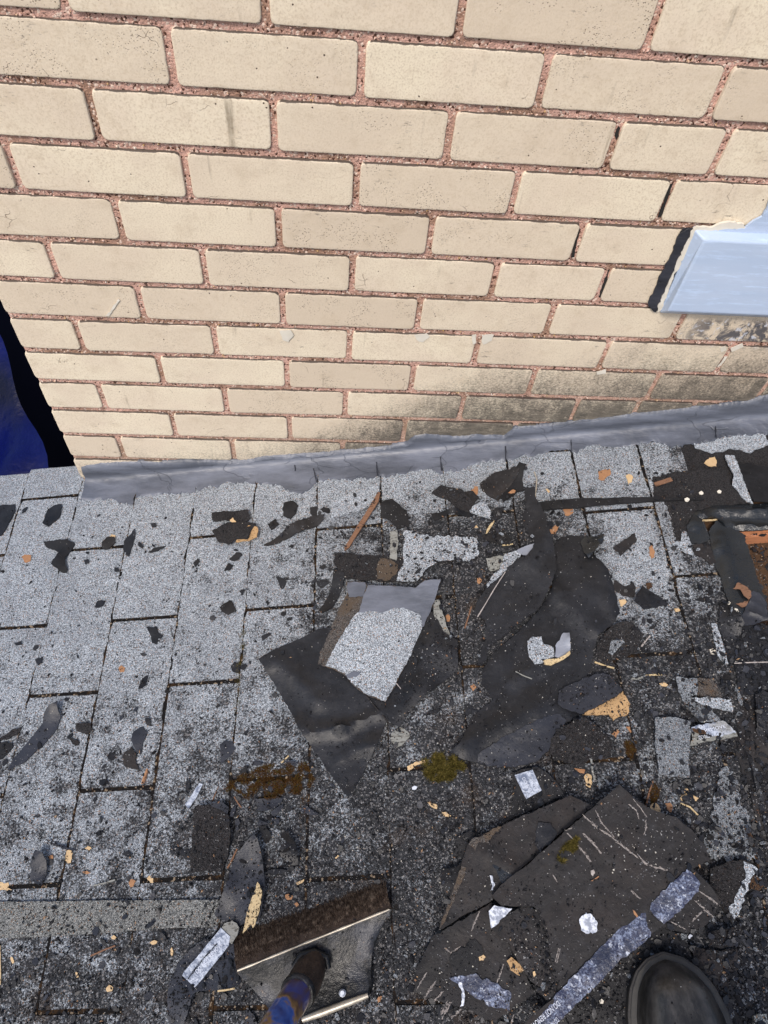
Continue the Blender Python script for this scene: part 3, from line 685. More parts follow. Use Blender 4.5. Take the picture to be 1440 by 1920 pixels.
def sheet(name, mat, px, h=8.2, th=2.2, spec=None, parent=None, jag=1.0, step=5, amp=.8, res=11, label=None, cat=None, group=None, seed=None):
    if .6 < jag <= 1.3: jag *= 1.45
    if jag > .6: step = min(step, 3.6)
    if parent is None and seed is None and name in ('felt_sheet', 'felt_scrap', 'shingle_scrap', 'shingle_piece', 'felt_strip', 'torn_shingle', 'loose_shingle_tab'):
        sz = max(max(p[0] for p in px)-min(p[0] for p in px), max(p[1] for p in px)-min(p[1] for p in px))
        amp = max(amp, 2.1 if sz > 80 else 1.1)
        if sz > 60 and not label.startswith(('flat', 'largest', 'small grey black', 'black felt sheet peeking', 'second flat', 'dark smooth', 'long straight')):
            spec = list(spec or []) + [('bump', random.choice(px), random.uniform(4, 10), random.uniform(16, 30)) for _ in range(3)]
    P2 = [uv(x, y, h+th) for x, y in px]
    o = roof_poly(name, mat, P2, h/1000, th/1000, jag/1000, step/1000, parent, bendfn(spec, random.random()*50 if seed is None else seed, amp/1000), res/1000)
    if label: tag(o, label, cat, group)
    SURF.append(o); return o
def chip(px, label, mat='felt', h=None, th=1.8, name='felt_scrap', cat='felt scrap', group=None, lift=0, **k):
    cx = sum(p[0] for p in px)/len(px); cy = sum(p[1] for p in px)/len(px); u_, v_ = uv(cx, cy, 8)
    if h is None:
        h = max(roof_top(*uv(x, y, 8)) for x, y in px)*1000 + .5
        if max(p[0] for p in px)-min(p[0] for p in px) < 30: h = roof_top(u_, v_)*1000+.4
    sp = [('bump', (px[0][0], px[0][1]), lift or random.uniform(1, 4), 18)]
    return sheet(name, mat, px, h, th, sp, None, k.pop('jag', 1.2), k.pop('step', 3.5), .6, 8, label, cat, group)

G5 = lambda p: Z(0, 860, 3, p)
G6 = lambda p: Z(480, 860, 3, p)
G7 = lambda p: Z(960, 800, 3, p)
H1 = lambda p: Z(0, 1300, 3, p)
H2 = lambda p: Z(480, 1300, 3, p)
H3 = lambda p: Z(960, 1240, 3, p)
H4 = lambda p: Z(0, 1560, 3, p)
H5 = lambda p: Z(300, 1540, 3, p)
H6 = lambda p: Z(740, 1440, 3.4286, p)
H7 = lambda p: Z(1020, 1500, 3.4286, p)
K1 = lambda p: Z(1200, 780, 6, p)
K2 = lambda p: Z(1200, 1080, 6, p)
K3 = lambda p: Z(820, 860, 6, p)
K6 = lambda p: Z(420, 1400, 7.2, p)

# --- scraps on the pale shingles, left
chip(G5([(-40, 268), (78, 255), (82, 300), (40, 380), (5, 432), (-40, 430)]), 'black felt scrap cut by the left edge of the photo, topmost there', lift=5)
chip(G5([(345, 258), (333, 330), (270, 382), (238, 362), (262, 295), (300, 265)]), 'black almond shaped felt scrap just below the left end of the flashing')
chip(G5([(155, 272), (140, 300), (122, 310), (126, 290)]), 'tiny black scrap left of the almond shaped felt scrap')
chip(G5([(250, 475), (345, 462), (385, 455), (420, 480), (400, 520), (372, 560), (378, 640), (350, 645), (325, 625), (295, 605), (330, 565), (340, 535), (300, 515), (262, 500)]), 'black ragged T shaped felt scrap at the upper left of the roof', 'felt_dark', lift=5)
chip(G5([(580, 480), (610, 442), (642, 440), (650, 470), (612, 510), (585, 515)]), 'curled brown black scrap with a leaf bit beside the black blade shaped scrap', 'felt_brown', lift=7)
chip(G5([(764, 398), (757, 450), (722, 550), (692, 512), (700, 458)]), 'narrow blade shaped black felt scrap standing upright in the picture, upper left')
chip(G5([(835, 530), (870, 503), (930, 492), (890, 520), (850, 533)]), 'thin black sliver of felt right of the blade shaped scrap')
chip(G5([(1090, 590), (1115, 560), (1125, 580), (1100, 612)]), 'small oval black scrap below the scrap with the split wood')
chip(G5([(1290, 570), (1330, 525), (1362, 535), (1345, 568), (1310, 578)]), 'upper of two small black scraps on the shingle under the wood splinter')
chip(G5([(1262, 635), (1285, 588), (1312, 600), (1292, 630)]), 'lower of two small black scraps on the shingle under the wood splinter')
chip(G5([(532, 836), (550, 802), (592, 797), (580, 828), (548, 840)]), 'small oval black scrap on the bare grey shingle, beneath the pale scratch')
chip(G5([(1240, 845), (1290, 795), (1310, 810), (1328, 860), (1285, 880), (1250, 865)]), 'small folded brown scrap on the fourth column of shingles', 'felt_brown', lift=6)
chip(G5([(1345, 745), (1380, 738), (1360, 772)]), 'tiny triangular black scrap above the folded brown scrap')
chip(G5([(833, 955), (880, 943), (890, 975), (918, 990), (905, 1010), (885, 1010), (880, 1042), (855, 1035), (850, 1000)]), 'star shaped black felt scrap below a horizontal slot')
chip(G5([(783, 1298), (800, 1240), (828, 1218), (826, 1275), (800, 1295)]), 'leaf shaped black scrap standing above the slot, middle left')
chip(G5([(1298, 1168), (1320, 1143), (1350, 1160), (1342, 1205), (1310, 1200)]), 'round black scrap touching a long shingle edge')
chip(G5([(640, 615), (665, 618), (668, 636), (650, 638)]), 'tiny black crumb of felt by the long pale scratch')
chip(G5([(470, 572), (498, 566), (500, 588), (478, 594)]), 'tiny black crumb of felt right of the T shaped scrap')
chip(G5([(850, 368), (876, 362), (880, 384), (856, 388)]), 'tiny black crumb of felt between blade shaped scrap and flashing')
chip(G5([(780, 470), (806, 492), (800, 506), (782, 494)]), 'tiny black crumb of felt just right of the blade shaped scrap')
chip(G5([(198, 1130), (238, 1112), (236, 1150), (215, 1162)]), 'small black scrap on the first column of shingles at the left')
chip(G5([(78, 1040), (120, 1028), (124, 1046), (95, 1054)]), 'small flat black scrap near the left edge, below the slot')
chip(G5([(1185, 302), (1400, 298), (1412, 340), (1372, 370), (1280, 365), (1200, 357)]), 'rectangular black granulated scrap above the split wood splinter', 'gran_dark', lift=3)
sheet('shingle_scrap', 'gran_dark', G5([(1192, 405), (1280, 362), (1400, 366), (1445, 376), (1400, 470), (1330, 468), (1290, 490), (1225, 465), (1205, 430)]), 10.5, 2.4, [('bump', (440, 985), 4, 20)], label='black granulated shingle scrap carrying the split wood splinter', cat='shingle scrap')
sheet('wood_splinter', 'wood', G5([(1325, 468), (1398, 374), (1446, 382), (1452, 400), (1445, 440), (1395, 462), (1350, 466)]), 19, 2.5, None, jag=1.4, label='tan split wood splinter lying on a black scrap, upper left of the debris', cat='wood splinter')
# pale scratch on shingle
u_, v_ = uv(200, 1090, 8)
sheet('scratch_mark', 'gran_light', G5([(575, 690), (700, 655), (880, 605), (985, 590), (985, 602), (880, 622), (720, 665), (610, 718)]), 7.0, .35, parent=roof, jag=1.6)
# --- scraps, centre top
chip(G6([(150, 290), (160, 245), (205, 235), (235, 262), (225, 310), (195, 338), (155, 325)]), 'round black scrap below the flashing, left of the pale broken shingle corner', 'felt_dark')
chip(G6([(305, 278), (345, 268), (352, 300), (330, 332), (305, 310)]), 'small black scrap touching the upper end of the long pointed scrap', 'felt_dark')
chip(G6([(68, 372), (110, 338), (130, 370), (85, 403)]), 'small black scrap left of the long pointed scrap', 'felt_dark')
chip(G6([(45, 495), (130, 430), (190, 380), (310, 325), (388, 328), (380, 350), (340, 382), (270, 415), (180, 450), (100, 485)]), 'long pointed black felt scrap lying diagonally below the flashing', 'felt_brown', lift=5)
chip(G6([(358, 285), (380, 273), (415, 285), (412, 305), (375, 300)]), 'small black scrap at the left corner of the pale broken shingle')
sheet('shingle_flake', 'gran_light', G6([(420, 238), (560, 188), (694, 145), (697, 190), (652, 265), (570, 302), (422, 330)]), 8.6, 2.8, [('tilt', (620, 965), (690, 915), 4)], label='pale grey broken shingle corner just below the flashing', cat='shingle piece')
sheet('wood_stick', 'wood_brown', G6([(688, 195), (702, 200), (690, 250), (600, 385), (522, 500), (498, 516), (497, 498), (560, 400), (640, 275)]), 12.5, 3, [('tilt', (650, 1030), (710, 930), 6)], jag=.5, label='long brown splinter leaning across the shingles above the torn shingle pile', cat='wood splinter')
chip(G6([(700, 265), (730, 235), (770, 225), (850, 300), (862, 385), (790, 392), (750, 342), (705, 330)]), 'black felt scrap right of the long brown splinter', 'felt_dark', lift=5)
chip(G6([(112, 668), (150, 675), (182, 668), (155, 730), (140, 728)]), 'small heart shaped black scrap on the shingle left of the pile')
chip(G6([(340, 690), (410, 680), (412, 700), (370, 726), (345, 712)]), 'small black scrap just left of the torn shingle pile')
chip(G6([(30, 1000), (50, 990), (85, 982), (60, 1008), (35, 1018)]), 'small black sliver on a shingle left of the big pointed felt')
chip(G6([(185, 500), (200, 485), (215, 492), (205, 508)]), 'tiny black crumb of felt below the long pointed scrap')
sheet('felt_strip', 'felt', G6([(440, 620), (502, 655), (490, 720), (430, 855), (385, 890), (355, 880), (400, 790), (430, 700)]), 9, 2, [('bump', (630, 1090), 5, 25)], label='narrow black felt strip at the left side of the torn shingle pile', cat='felt scrap')

# --- dark felt at centre: big pointed piece + piece to its right
FP = [(488, 1240), (520, 1220), (556, 1203), (600, 1180), (640, 1175), (700, 1215), (735, 1255), (748, 1290), (738, 1330), (722, 1358), (708, 1402), (690, 1430), (672, 1465), (655, 1498), (638, 1478), (598, 1420), (560, 1365), (545, 1335), (520, 1292)]
sheet('felt_sheet', 'felt', FP, 10, 2.2, [('ridge', (580, 1378), (640, 1368), 9, 11), ('ridge', (640, 1368), (715, 1340), 8, 9), ('ridge', (530, 1250), (600, 1320), 6, 14), ('ridge', (640, 1420), (690, 1400), 4, 8), ('bump', (500, 1245), 10, 45), ('tilt', (640, 1330), (655, 1490), -3)], res=8, jag=.8, label='big dark grey felt sheet tapering to a point below the torn shingle', cat='felt sheet')
sheet('felt_sheet', 'felt', [(815, 1150), (832, 1188), (858, 1205), (859, 1255), (848, 1268), (822, 1288), (800, 1305), (775, 1328), (748, 1362), (734, 1357), (715, 1335), (690, 1305), (715, 1230), (780, 1160)], 12.6, 2.2, [('bump', (835, 1225), 14, 45), ('ridge', (810, 1170), (770, 1320), 7, 18)], res=8, label='black felt sheet sticking out on the right under the torn shingle', cat='felt sheet')
sheet('backing_roll', 'wood_grey', G6([(1000, 810), (1030, 800), (1050, 870), (1075, 950), (1112, 1020), (1135, 1045), (1120, 1048), (1060, 1000), (1015, 930), (1000, 870)]), 17, 3, [('bump', (825, 1150), 7, 30)], label='ribbed grey curl of backing paper at the right of the torn shingle', cat='backing scrap')
# upper shingle piece
HP = G6([(440, 530), (560, 542), (690, 545), (820, 560), (838, 480), (838, 395), (950, 430), (1245, 440), (1249, 550), (1190, 578), (1100, 570), (1020, 582), (960, 620), (905, 690), (770, 692), (620, 682), (490, 672), (440, 585)])
hp = tag(empty('torn_shingle', RW(*uv(760, 1050), .01)), 'torn shingle strip, black on the left and pale grey right, above the painted one', 'shingle piece')
sheet('granule_face', 'gran_dark', HP, 10.5, 3.4, [('bump', (650, 1060), 5, 30)], hp, seed=3, amp=1)
sheet('clean_face', 'gran_light', G6([(838, 400), (950, 430), (1245, 440), (1249, 550), (1190, 578), (1100, 570), (1020, 582), (960, 620), (905, 690), (790, 690), (805, 630), (830, 600), (828, 540)]), 14.1, .5, [('bump', (650, 1060), 5, 30)], hp, seed=3, amp=1, jag=3)
sheet('dirt_patch', 'gran_worn', G6([(700, 560), (760, 565), (800, 600), (790, 650), (730, 688), (680, 670), (672, 620)]), 14.3, .5, None, hp, seed=3, amp=1, jag=3)
sheet('backing_tab', 'wood_grey', G6([(755, 410), (792, 400), (802, 480), (790, 572), (752, 560)]), 16, 1.5, [('bump', (735, 1035), 4, 15)], label='small grey ribbed backing tab stuck to the torn shingle strip', cat='backing scrap')
# main torn shingle, with grey paint band
TS = [('tilt', (690, 1090), (725, 1310), -7), ('bump', (800, 1100), 7, 40), ('step', (700, 1200), (590, 1180), -7)]
GP = G6([(505, 685), (612, 690), (625, 706), (760, 712), (895, 732), (950, 692), (1042, 680), (1015, 770), (970, 880), (930, 970), (880, 1082), (800, 1225), (725, 1362), (600, 1312), (540, 1260), (500, 1212), (430, 1172), (345, 1142), (352, 1080), (400, 980), (470, 820), (510, 750)])
ts = tag(empty('painted_shingle', RW(*uv(720, 1200), .02)), 'torn shingle with a grey paint band along its top, on top of the central felt', 'shingle piece')
sheet('shingle_body', 'gran_worn', GP, 22, 3.2, TS, ts, seed=5, res=9)
sheet('granule_face', 'gran_light', G6([(575, 858), (640, 850), (700, 862), (760, 840), (830, 832), (870, 850), (930, 872), (935, 920), (925, 975), (880, 1080), (800, 1222), (724, 1358), (602, 1309), (545, 1258), (502, 1208), (432, 1168), (385, 1152), (420, 1080), (470, 1000), (530, 900)]), 25.3, .6, TS, ts, seed=5, res=9, jag=1.8)
sheet('paint_band', 'paint', G6([(628, 708), (760, 714), (895, 733), (950, 693), (1040, 682), (1014, 770), (975, 868), (935, 965), (932, 915), (925, 875), (870, 852), (830, 835), (760, 842), (700, 864), (640, 852), (575, 862), (600, 780)]), 26, .6, TS, ts, seed=5, res=9, jag=1.4)
sheet('paint_band', 'paint', G6([(510, 688), (612, 692), (618, 710), (600, 770), (520, 772), (508, 720)]), 26, .6, TS, ts, seed=5, res=9, jag=1.4)
sheet('paint_fleck', 'paint', G6([(500, 1210), (540, 1190), (592, 1190), (560, 1220), (520, 1228)]), 26.5, .8, TS, ts, seed=5)
# thin wires / pale fibres
def fibre(px, label, mat='scuff', h=14, wd=1.2, name='fibre', cat='fibre', group=None, parent=None):
    pts = [Vector(uv(x, y, h)) for x, y in px]; P2 = []
    for sgn in (1, -1):
        seq = pts if sgn == 1 else pts[::-1]
        for i, p in enumerate(seq):
            a = seq[max(0, i-1)]; b = seq[min(len(seq)-1, i+1)]; d = (b-a).normalized(); q = p+Vector((-d.y, d.x))*wd/2000; P2.append((q.x, q.y))
    o = roof_poly(name, mat, P2, (h)/1000, min(wd, 1.6)/1000, .0003, .006, parent, bendfn(None, 1, .0003))
    if label: tag(o, label, cat, group)
    return o
fibre(H2([(620, 15), (680, 90), (770, 190)]), 'thin pale line of glass fibre over the central pointed felt', 'felt_brown', 16, 2)
fibre(G6([(790, 1265), (835, 1320), (882, 1378)]), 'short thin fibre on the felt under the torn shingle', 'scuff', 16.5, 1.6)

# --- upper centre-right cluster
sheet('felt_scrap', 'gran_dark', G6([(990, 200), (1040, 152), (1160, 192), (1240, 268), (1200, 302), (1130, 325), (1110, 300), (1120, 280), (1075, 235), (1020, 218)]), 9.5, 2.6, [('bump', (870, 925), 4, 25)], label='black curved granulated scrap just below the flashing, centre right', cat='shingle scrap')
sheet('felt_scrap', 'felt_dark', G6([(985, 310), (1110, 320), (1240, 300), (1200, 332), (1100, 342), (1000, 350)]), 9, 2, label='black edge scrap under the curved granulated scrap', cat='felt scrap')
sheet('felt_scrap', 'felt_brown', K3([(275, 372), (400, 360), (470, 440), (395, 522), (330, 450)]), 11, 2, label='purple brown triangular scrap with an orange bark chip on it', cat='felt scrap')
sheet('felt_sheet', 'felt_brown', K3([(480, 290), (560, 215), (640, 160), (860, 120), (925, 145), (860, 250), (770, 370), (690, 458), (560, 415), (500, 370)]), 13, 2.2, [('tilt', (930, 900), (930, 935), -4)], label='dark felt quadrilateral touching the flashing edge, with a pale right edge', cat='felt sheet')
sheet('felt_scrap', 'felt_dark', K3([(885, 120), (920, 72), (955, 90), (1000, 95), (972, 150), (960, 220), (975, 360), (900, 380), (800, 480), (740, 520), (700, 455), (800, 330), (925, 150)]), 11, 2, label='black felt strip rising to a knob behind the dark quadrilateral', cat='felt scrap')
sheet('shingle_flake', 'gran_light', K3([(355, 560), (470, 490), (500, 455), (560, 520), (605, 600), (600, 678), (480, 640), (370, 600)]), 12, 2.6, label='pale shingle flake with a straight lower edge among the black scraps, centre right', cat='shingle piece')
sheet('felt_scrap', 'felt', K3([(600, 600), (680, 550), (740, 545), (720, 640), (660, 700), (595, 690)]), 11, 2, label='small grey black scrap right beside the pale flake', cat='felt scrap')
sheet('wood_stick', 'wood_pale', K3([(545, 842), (560, 790), (600, 730), (640, 695), (640, 712), (590, 790), (560, 838)]), 12, 2, jag=.4, label='short pale stick below the small pale flake', cat='wood splinter')
sheet('felt_scrap', 'felt_brown', K3([(500, 870), (620, 780), (700, 800), (790, 850), (850, 960), (740, 975), (600, 940)]), 10, 2, [('bump', (930, 1010), 3, 20)], label='brown black scrap above the weathered strip', cat='felt scrap')
# long curved sheet
LS = K3([(975, 365), (1090, 355), (1100, 460), (1160, 560), (1210, 680), (1250, 830), (1300, 990), (1325, 1120), (1325, 1290), (1280, 1440), (1130, 1700), (990, 1800), (880, 1870), (800, 1950)]) + [(917, 1212), (912, 1235), (903, 1247), (897, 1244), (896, 1230), (911, 1197), (909, 1172)] + K3([(560, 1900), (540, 1810), (490, 1785), (390, 1770), (450, 1600), (560, 1440), (720, 1280), (830, 1215), (900, 1150), (1000, 1130), (1060, 1060), (1095, 960), (1040, 930), (980, 800), (960, 700), (990, 560)])
LSB = [('ridge', (985, 1060), (1030, 1000), 8, 26), ('tilt', (960, 1180), (1010, 1080), 5), ('bump', (1040, 1090), 6, 40)]
sheet('felt_sheet', 'felt', LS, 18, 2.4, LSB, res=9, jag=.8, seed=4, amp=1.2, label='long curved dark felt sheet sweeping down from the flashing with a pale line across it', cat='felt sheet')
fibre(K3([(765, 1275), (640, 1470), (540, 1640), (452, 1782)]), 'pale straight line across the long curved felt sheet', 'scuff', 26.5, 1.5, 'crease_line')
ws = tag(empty('weathered_strip', RW(*uv(950, 1055), .02)), 'grey and pale shingle strip with a blue grey painted tip, over the curved felt', 'shingle piece')
sheet('wood_face', 'wood_grey', K3([(548, 1120), (640, 1100), (700, 1085), (775, 1065), (760, 1150), (740, 1230), (600, 1262), (570, 1210)]), 21, 2.5, None, ws)
sheet('granule_face', 'gran_light', K3([(760, 1075), (880, 1030), (950, 1060), (920, 1120), (900, 1190), (820, 1210), (700, 1320), (620, 1390), (560, 1445), (555, 1410), (620, 1310), (700, 1240), (735, 1160)]), 24, 2.2, None, ws)
sheet('paint_tip', 'sill2', K3([(890, 1030), (1000, 980), (1097, 950), (1090, 1000), (1050, 1080), (980, 1090), (940, 1070)]), 26, 1.4, None, ws, jag=.5)
sheet('felt_scrap', 'felt_dark', G7([(225, 700), (250, 640), (320, 610), (385, 620), (400, 660), (340, 720), (300, 760), (260, 790), (240, 770)]), 11, 2, label='black scrap between the curved felt sheet and the shiny curl', cat='felt scrap')
sheet('tar_curl', 'wet', G7([(385, 650), (415, 612), (470, 622), (512, 620), (508, 660), (470, 700), (430, 740), (400, 700)]), 14, 2.5, [('ridge', (1110, 1040), (1130, 1010), 12, 9)], label='shiny black curl of tar felt at the top of the large spread sheet', cat='felt scrap')
LB = [(1040, 1058), (1052, 1032), (1068, 1012), (1093, 1003), (1106, 1035), (1140, 1068), (1150, 1100), (1163, 1150), (1147, 1172), (1123, 1190), (1113, 1217), (1108, 1255), (1100, 1272), (1087, 1277), (1062, 1292), (1087, 1338), (1056, 1360), (1036, 1385), (1030, 1405), (1010, 1426), (985, 1433), (960, 1438), (920, 1436), (870, 1428), (843, 1413), (862, 1400), (872, 1375), (885, 1345), (925, 1312), (902, 1282), (905, 1255), (925, 1225), (960, 1195), (1010, 1145), (1035, 1105)]
sheet('felt_sheet', 'felt', LB, 9.5, 2.6, [('ridge', (1040, 1110), (1110, 1180), 7, 16), ('ridge', (1120, 1060), (1150, 1160), 5, 9), ('ridge', (960, 1280), (1040, 1230), 5, 10), ('ridge', (875, 1400), (1010, 1330), 10, 30), ('bump', (1100, 1100), 8, 50), ('bump', (980, 1425), -2, 30), ('bump', (855, 1410), 9, 30)], res=9, jag=1, label='largest black felt sheet, spread right of the centre under the other scraps', cat='felt sheet')
sheet('felt_edge', 'felt_blue', [(885, 1425), (925, 1395), (975, 1368), (1020, 1345), (1045, 1338), (1062, 1350), (1040, 1375), (1030, 1404), (1010, 1426), (985, 1433), (960, 1438), (920, 1436)], 15.5, 1.2, [('ridge', (900, 1410), (1010, 1350), 5, 16), ('bump', (980, 1425), -2, 30)], res=8, jag=2.5, label='blue grey fold along the lower left of the largest felt sheet', cat='felt sheet')  # lighter felt colour paints the sky reflection on the tilted fold
# crescent
cr = tag(empty('curled_flake', RW(*uv(1028, 1222), .02)), 'crescent shaped curled flake of pale granules and shiny film on the largest felt sheet', 'shingle piece')
sheet('granule_face', 'gran_light', G7([(85, 1215), (112, 1182), (165, 1180), (178, 1222), (232, 1240), (238, 1290), (180, 1322), (130, 1335), (95, 1290)]), 16, 3, [('bump', (1012, 1215), -2, 10), ('bump', (990, 1210), 6, 9)], cr, res=5)
sheet('film_curl', 'sill2', G7([(240, 1292), (250, 1220), (290, 1160), (322, 1162), (328, 1230), (318, 1280), (270, 1305)]), 17, 2, [('bump', (1068, 1205), 9, 10)], cr, res=5)
sheet('paper_rim', 'wood_pale', G7([(170, 1312), (240, 1305), (290, 1292), (325, 1262), (328, 1280), (290, 1312), (230, 1338), (180, 1335)]), 18, 2, [('bump', (1060, 1235), 5, 12)], cr, res=5)
# --- right middle
sheet('felt_strip', 'felt_dark', G7([(135, 425), (260, 410), (400, 402), (760, 395), (905, 398), (1080, 396), (1080, 408), (900, 414), (700, 424), (480, 442), (330, 458), (168, 468)]), 11, 3.5, None, jag=.5, label='long straight black strip lying level across the upper right shingles', cat='felt strip')
chip(G7([(565, 690), (620, 645), (690, 598), (702, 640), (650, 690), (612, 730)]), 'dark triangular scrap on the pale shingle, right of the shiny curl', 'felt_brown', lift=5)
chip(G7([(565, 860), (640, 900), (680, 875), (697, 905), (690, 960), (620, 950), (580, 920)]), 'dark brown scrap at the right side of the largest felt sheet', 'felt_brown', lift=5)
chip(K2([(140, 265), (180, 210), (250, 250), (315, 300), (300, 350), (230, 320), (150, 300)]), 'small black triangular scrap on the pale shingle, far right of the largest felt sheet', 'felt')
chip(K2([(60, 95), (120, 85), (140, 130), (90, 160)]), 'small rounded brown lump above the small black triangular scrap', 'deckwood', lift=5, name='bark_lump', cat='bark')
sheet('shingle_scrap', 'gran_dark', G7([(480, 1220), (560, 1120), (640, 1110), (740, 1170), (700, 1260), (640, 1310), (540, 1320), (470, 1290)]), 11, 3, [('bump', (1180, 1200), 6, 25)], label='black gritty shingle scrap right of the crescent shaped flake', cat='shingle scrap')
sheet('shingle_scrap', 'gran_mid', G7([(560, 1205), (640, 1200), (665, 1240), (620, 1290), (580, 1310), (540, 1270)]), 15, 2.2, [('bump', (1165, 1215), 4, 15)], label='small round grey gritty scrap on the black gritty scrap', cat='shingle scrap')
sheet('felt_scrap', 'felt', G7([(680, 990), (730, 900), (780, 935), (820, 960), (880, 1000), (830, 1010), (740, 1040)]), 10.5, 2, label='dark scrap above the twigs, between pale shingle and black grit', cat='felt scrap')
sheet('slate_scrap', 'felt_blue', H3([(262, 165), (340, 125), (430, 85), (512, 65), (568, 95), (622, 165), (560, 210), (480, 255), (395, 299), (340, 285), (290, 268), (258, 240)]), 16, 3, [('tilt', (1090, 1280), (1120, 1330), 4)], label='slate coloured felt piece backed with orange split wood, right of centre', cat='felt sheet')
sheet('split_wood', 'wood', H3([(395, 300), (480, 258), (560, 212), (624, 168), (640, 200), (665, 240), (650, 300), (600, 310), (570, 335), (545, 298), (480, 302)]), 14, 4, [('ridge', (1130, 1338), (1170, 1315), 4, 7)], jag=1.6, res=6, label='orange split wood showing under the slate coloured felt piece', cat='wood splinter')
sheet('shingle_scrap', 'gran_dark', H3([(215, 450), (250, 390), (330, 350), (400, 322), (480, 372), (560, 450), (560, 530), (520, 550), (430, 560), (395, 605), (345, 590), (280, 560), (215, 520)]), 12, 3, [('bump', (1080, 1390), 7, 40)], label='rough black gritty scrap directly below the slate coloured felt', cat='shingle scrap')
sheet('loose_shingle_tab', 'gran_mid', H3([(806, 318), (900, 325), (1005, 336), (1000, 420), (1000, 500), (985, 665), (900, 655), (822, 640), (800, 480)]), 13, 3, [('tilt', (1255, 1350), (1258, 1455), 5)], label='rectangular grey loose shingle tab standing upright in the picture at the right', cat='shingle piece')
tb = tag(empty('printed_backing_board', RW(*uv(1340, 1375), .02)), 'grey printed backing board end pointing right from the loose shingle tab', 'backing board')
sheet('board_face', 'silver', K2([(580, 1700), (720, 1670), (900, 1632), (965, 1640), (1075, 1745), (1085, 1760), (900, 1800), (700, 1760), (590, 1745)]), 18, 3, None, tb, jag=1.2)
sheet('board_edge', 'wood_grey', K2([(588, 1748), (700, 1765), (900, 1803), (1085, 1762), (1100, 1800), (900, 1835), (700, 1870), (590, 1905), (555, 1910), (590, 1840)]), 14, 4, None, tb, jag=1.4)
sheet('rust_stain', 'deckwood', K2([(585, 1712), (660, 1708), (750, 1745), (740, 1780), (650, 1770), (590, 1740)]), 21.2, .5, None, tb, jag=2.5, step=3)
sheet('shingle_piece', 'gran_mid', K2([(395, 1150), (500, 1162), (640, 1155), (650, 1250), (645, 1340), (560, 1350), (660, 1440), (770, 1500), (870, 1600), (900, 1640), (780, 1655), (690, 1660), (600, 1560), (500, 1420), (430, 1300)]), 11, 3, [('tilt', (1290, 1300), (1330, 1350), 3)], label='bent pale shingle piece with a curved left edge, at the right', cat='shingle piece')
sheet('shingle_piece', 'gran_worn', K2([(645, 1150), (850, 1160), (870, 1250), (930, 1370), (800, 1368), (650, 1345)]), 10, 3, label='brown worn shingle square right of the bent pale shingle piece', cat='shingle piece')
sheet('shingle_sliver', 'gran_light', K2([(575, 1368), (760, 1368), (1020, 1395), (1038, 1535), (900, 1500), (780, 1480), (650, 1420)]), 15, 2.8, [('tilt', (1300, 1310), (1370, 1325), 4)], label='pale triangular shingle sliver above the grey backing board', cat='shingle piece')
sheet('pale_edge_strip', 'gran_light', K2([(800, 530), (858, 530), (880, 600), (920, 720), (960, 850), (995, 985), (960, 990), (880, 900), (835, 740)]), 10, 2.6, label='narrow pale granule strip leaning left, beside the torn black felt at the right', cat='shingle piece')
sheet('pale_edge_strip', 'gran_light', K1([(960, 440), (1060, 445), (1100, 540), (1160, 700), (1260, 960), (1275, 985), (1200, 965), (1120, 870), (1040, 780), (1050, 650), (1000, 560)]), 8, 2.6, label='pale granule strip at the top right below the flashing', cat='shingle piece')
sheet('pale_edge_strip', 'gran_light', K1([(480, 1290), (520, 1300), (560, 1400), (600, 1560), (520, 1545), (400, 1480), (340, 1400), (460, 1410)]), 8.6, 2.4, label='small pale triangular flake at the left side of the stripped area', cat='shingle piece')
sheet('pale_edge_strip', 'gran_mid', K2([(1085, 1270), (1110, 1280), (1155, 1420), (1150, 1460), (1110, 1420)]), 9, 2.4, label='tiny pale sliver beside the stacked felt layers at the right edge', cat='shingle piece')
sheet('dark_grit_slab', 'gran_dark', K1([(140, 690), (350, 640), (700, 600), (960, 590), (1030, 780), (1180, 960), (1240, 990), (900, 1010), (700, 1050), (560, 1180), (520, 1260), (570, 1560), (480, 1540), (390, 1350), (330, 1080), (280, 960), (160, 900)]), 8.2, 1.6, None, jag=3, res=12, label='black grit covered shingle layer at the top right, speckled with white', cat='shingle piece')
# torn membranes right
sheet('felt_sheet', 'felt_dark', K1([(1095, 530), (1250, 530), (1440, 590), (1560, 600), (1560, 960), (1440, 990), (1270, 985), (1230, 880), (1150, 690)]), 7, 2.2, [('tilt', (1400, 900), (1440, 920), 3)], label='black felt sheet at the top right corner of the roof under the flashing', cat='felt sheet')
sheet('tar_membrane', 'wet', K1([(600, 1120), (640, 1060), (780, 1040), (830, 990), (1000, 1000), (1270, 990), (1600, 960), (1600, 1290), (1300, 1290), (1130, 1290), (1060, 1330), (900, 1200), (860, 1160), (700, 1170)]), 5, 3, [('ridge', (1340, 960), (1440, 960), 9, 10), ('ridge', (1310, 965), (1350, 985), 8, 8), ('ridge', (1370, 985), (1440, 990), 6, 5)], res=7, jag=2, label='wrinkled wet black membrane folded across the top of the stripped area', cat='membrane')
sheet('tar_membrane', 'wet', K1([(520, 1260), (560, 1180), (600, 1110), (680, 1130), (720, 1240), (770, 1330), (775, 1400), (660, 1440), (610, 1430), (580, 1440), (540, 1330)]), 8, 3, [('bump', (1300, 985), 6, 15)], res=7, label='small glossy black membrane flap at the left of the stripped area', cat='membrane')
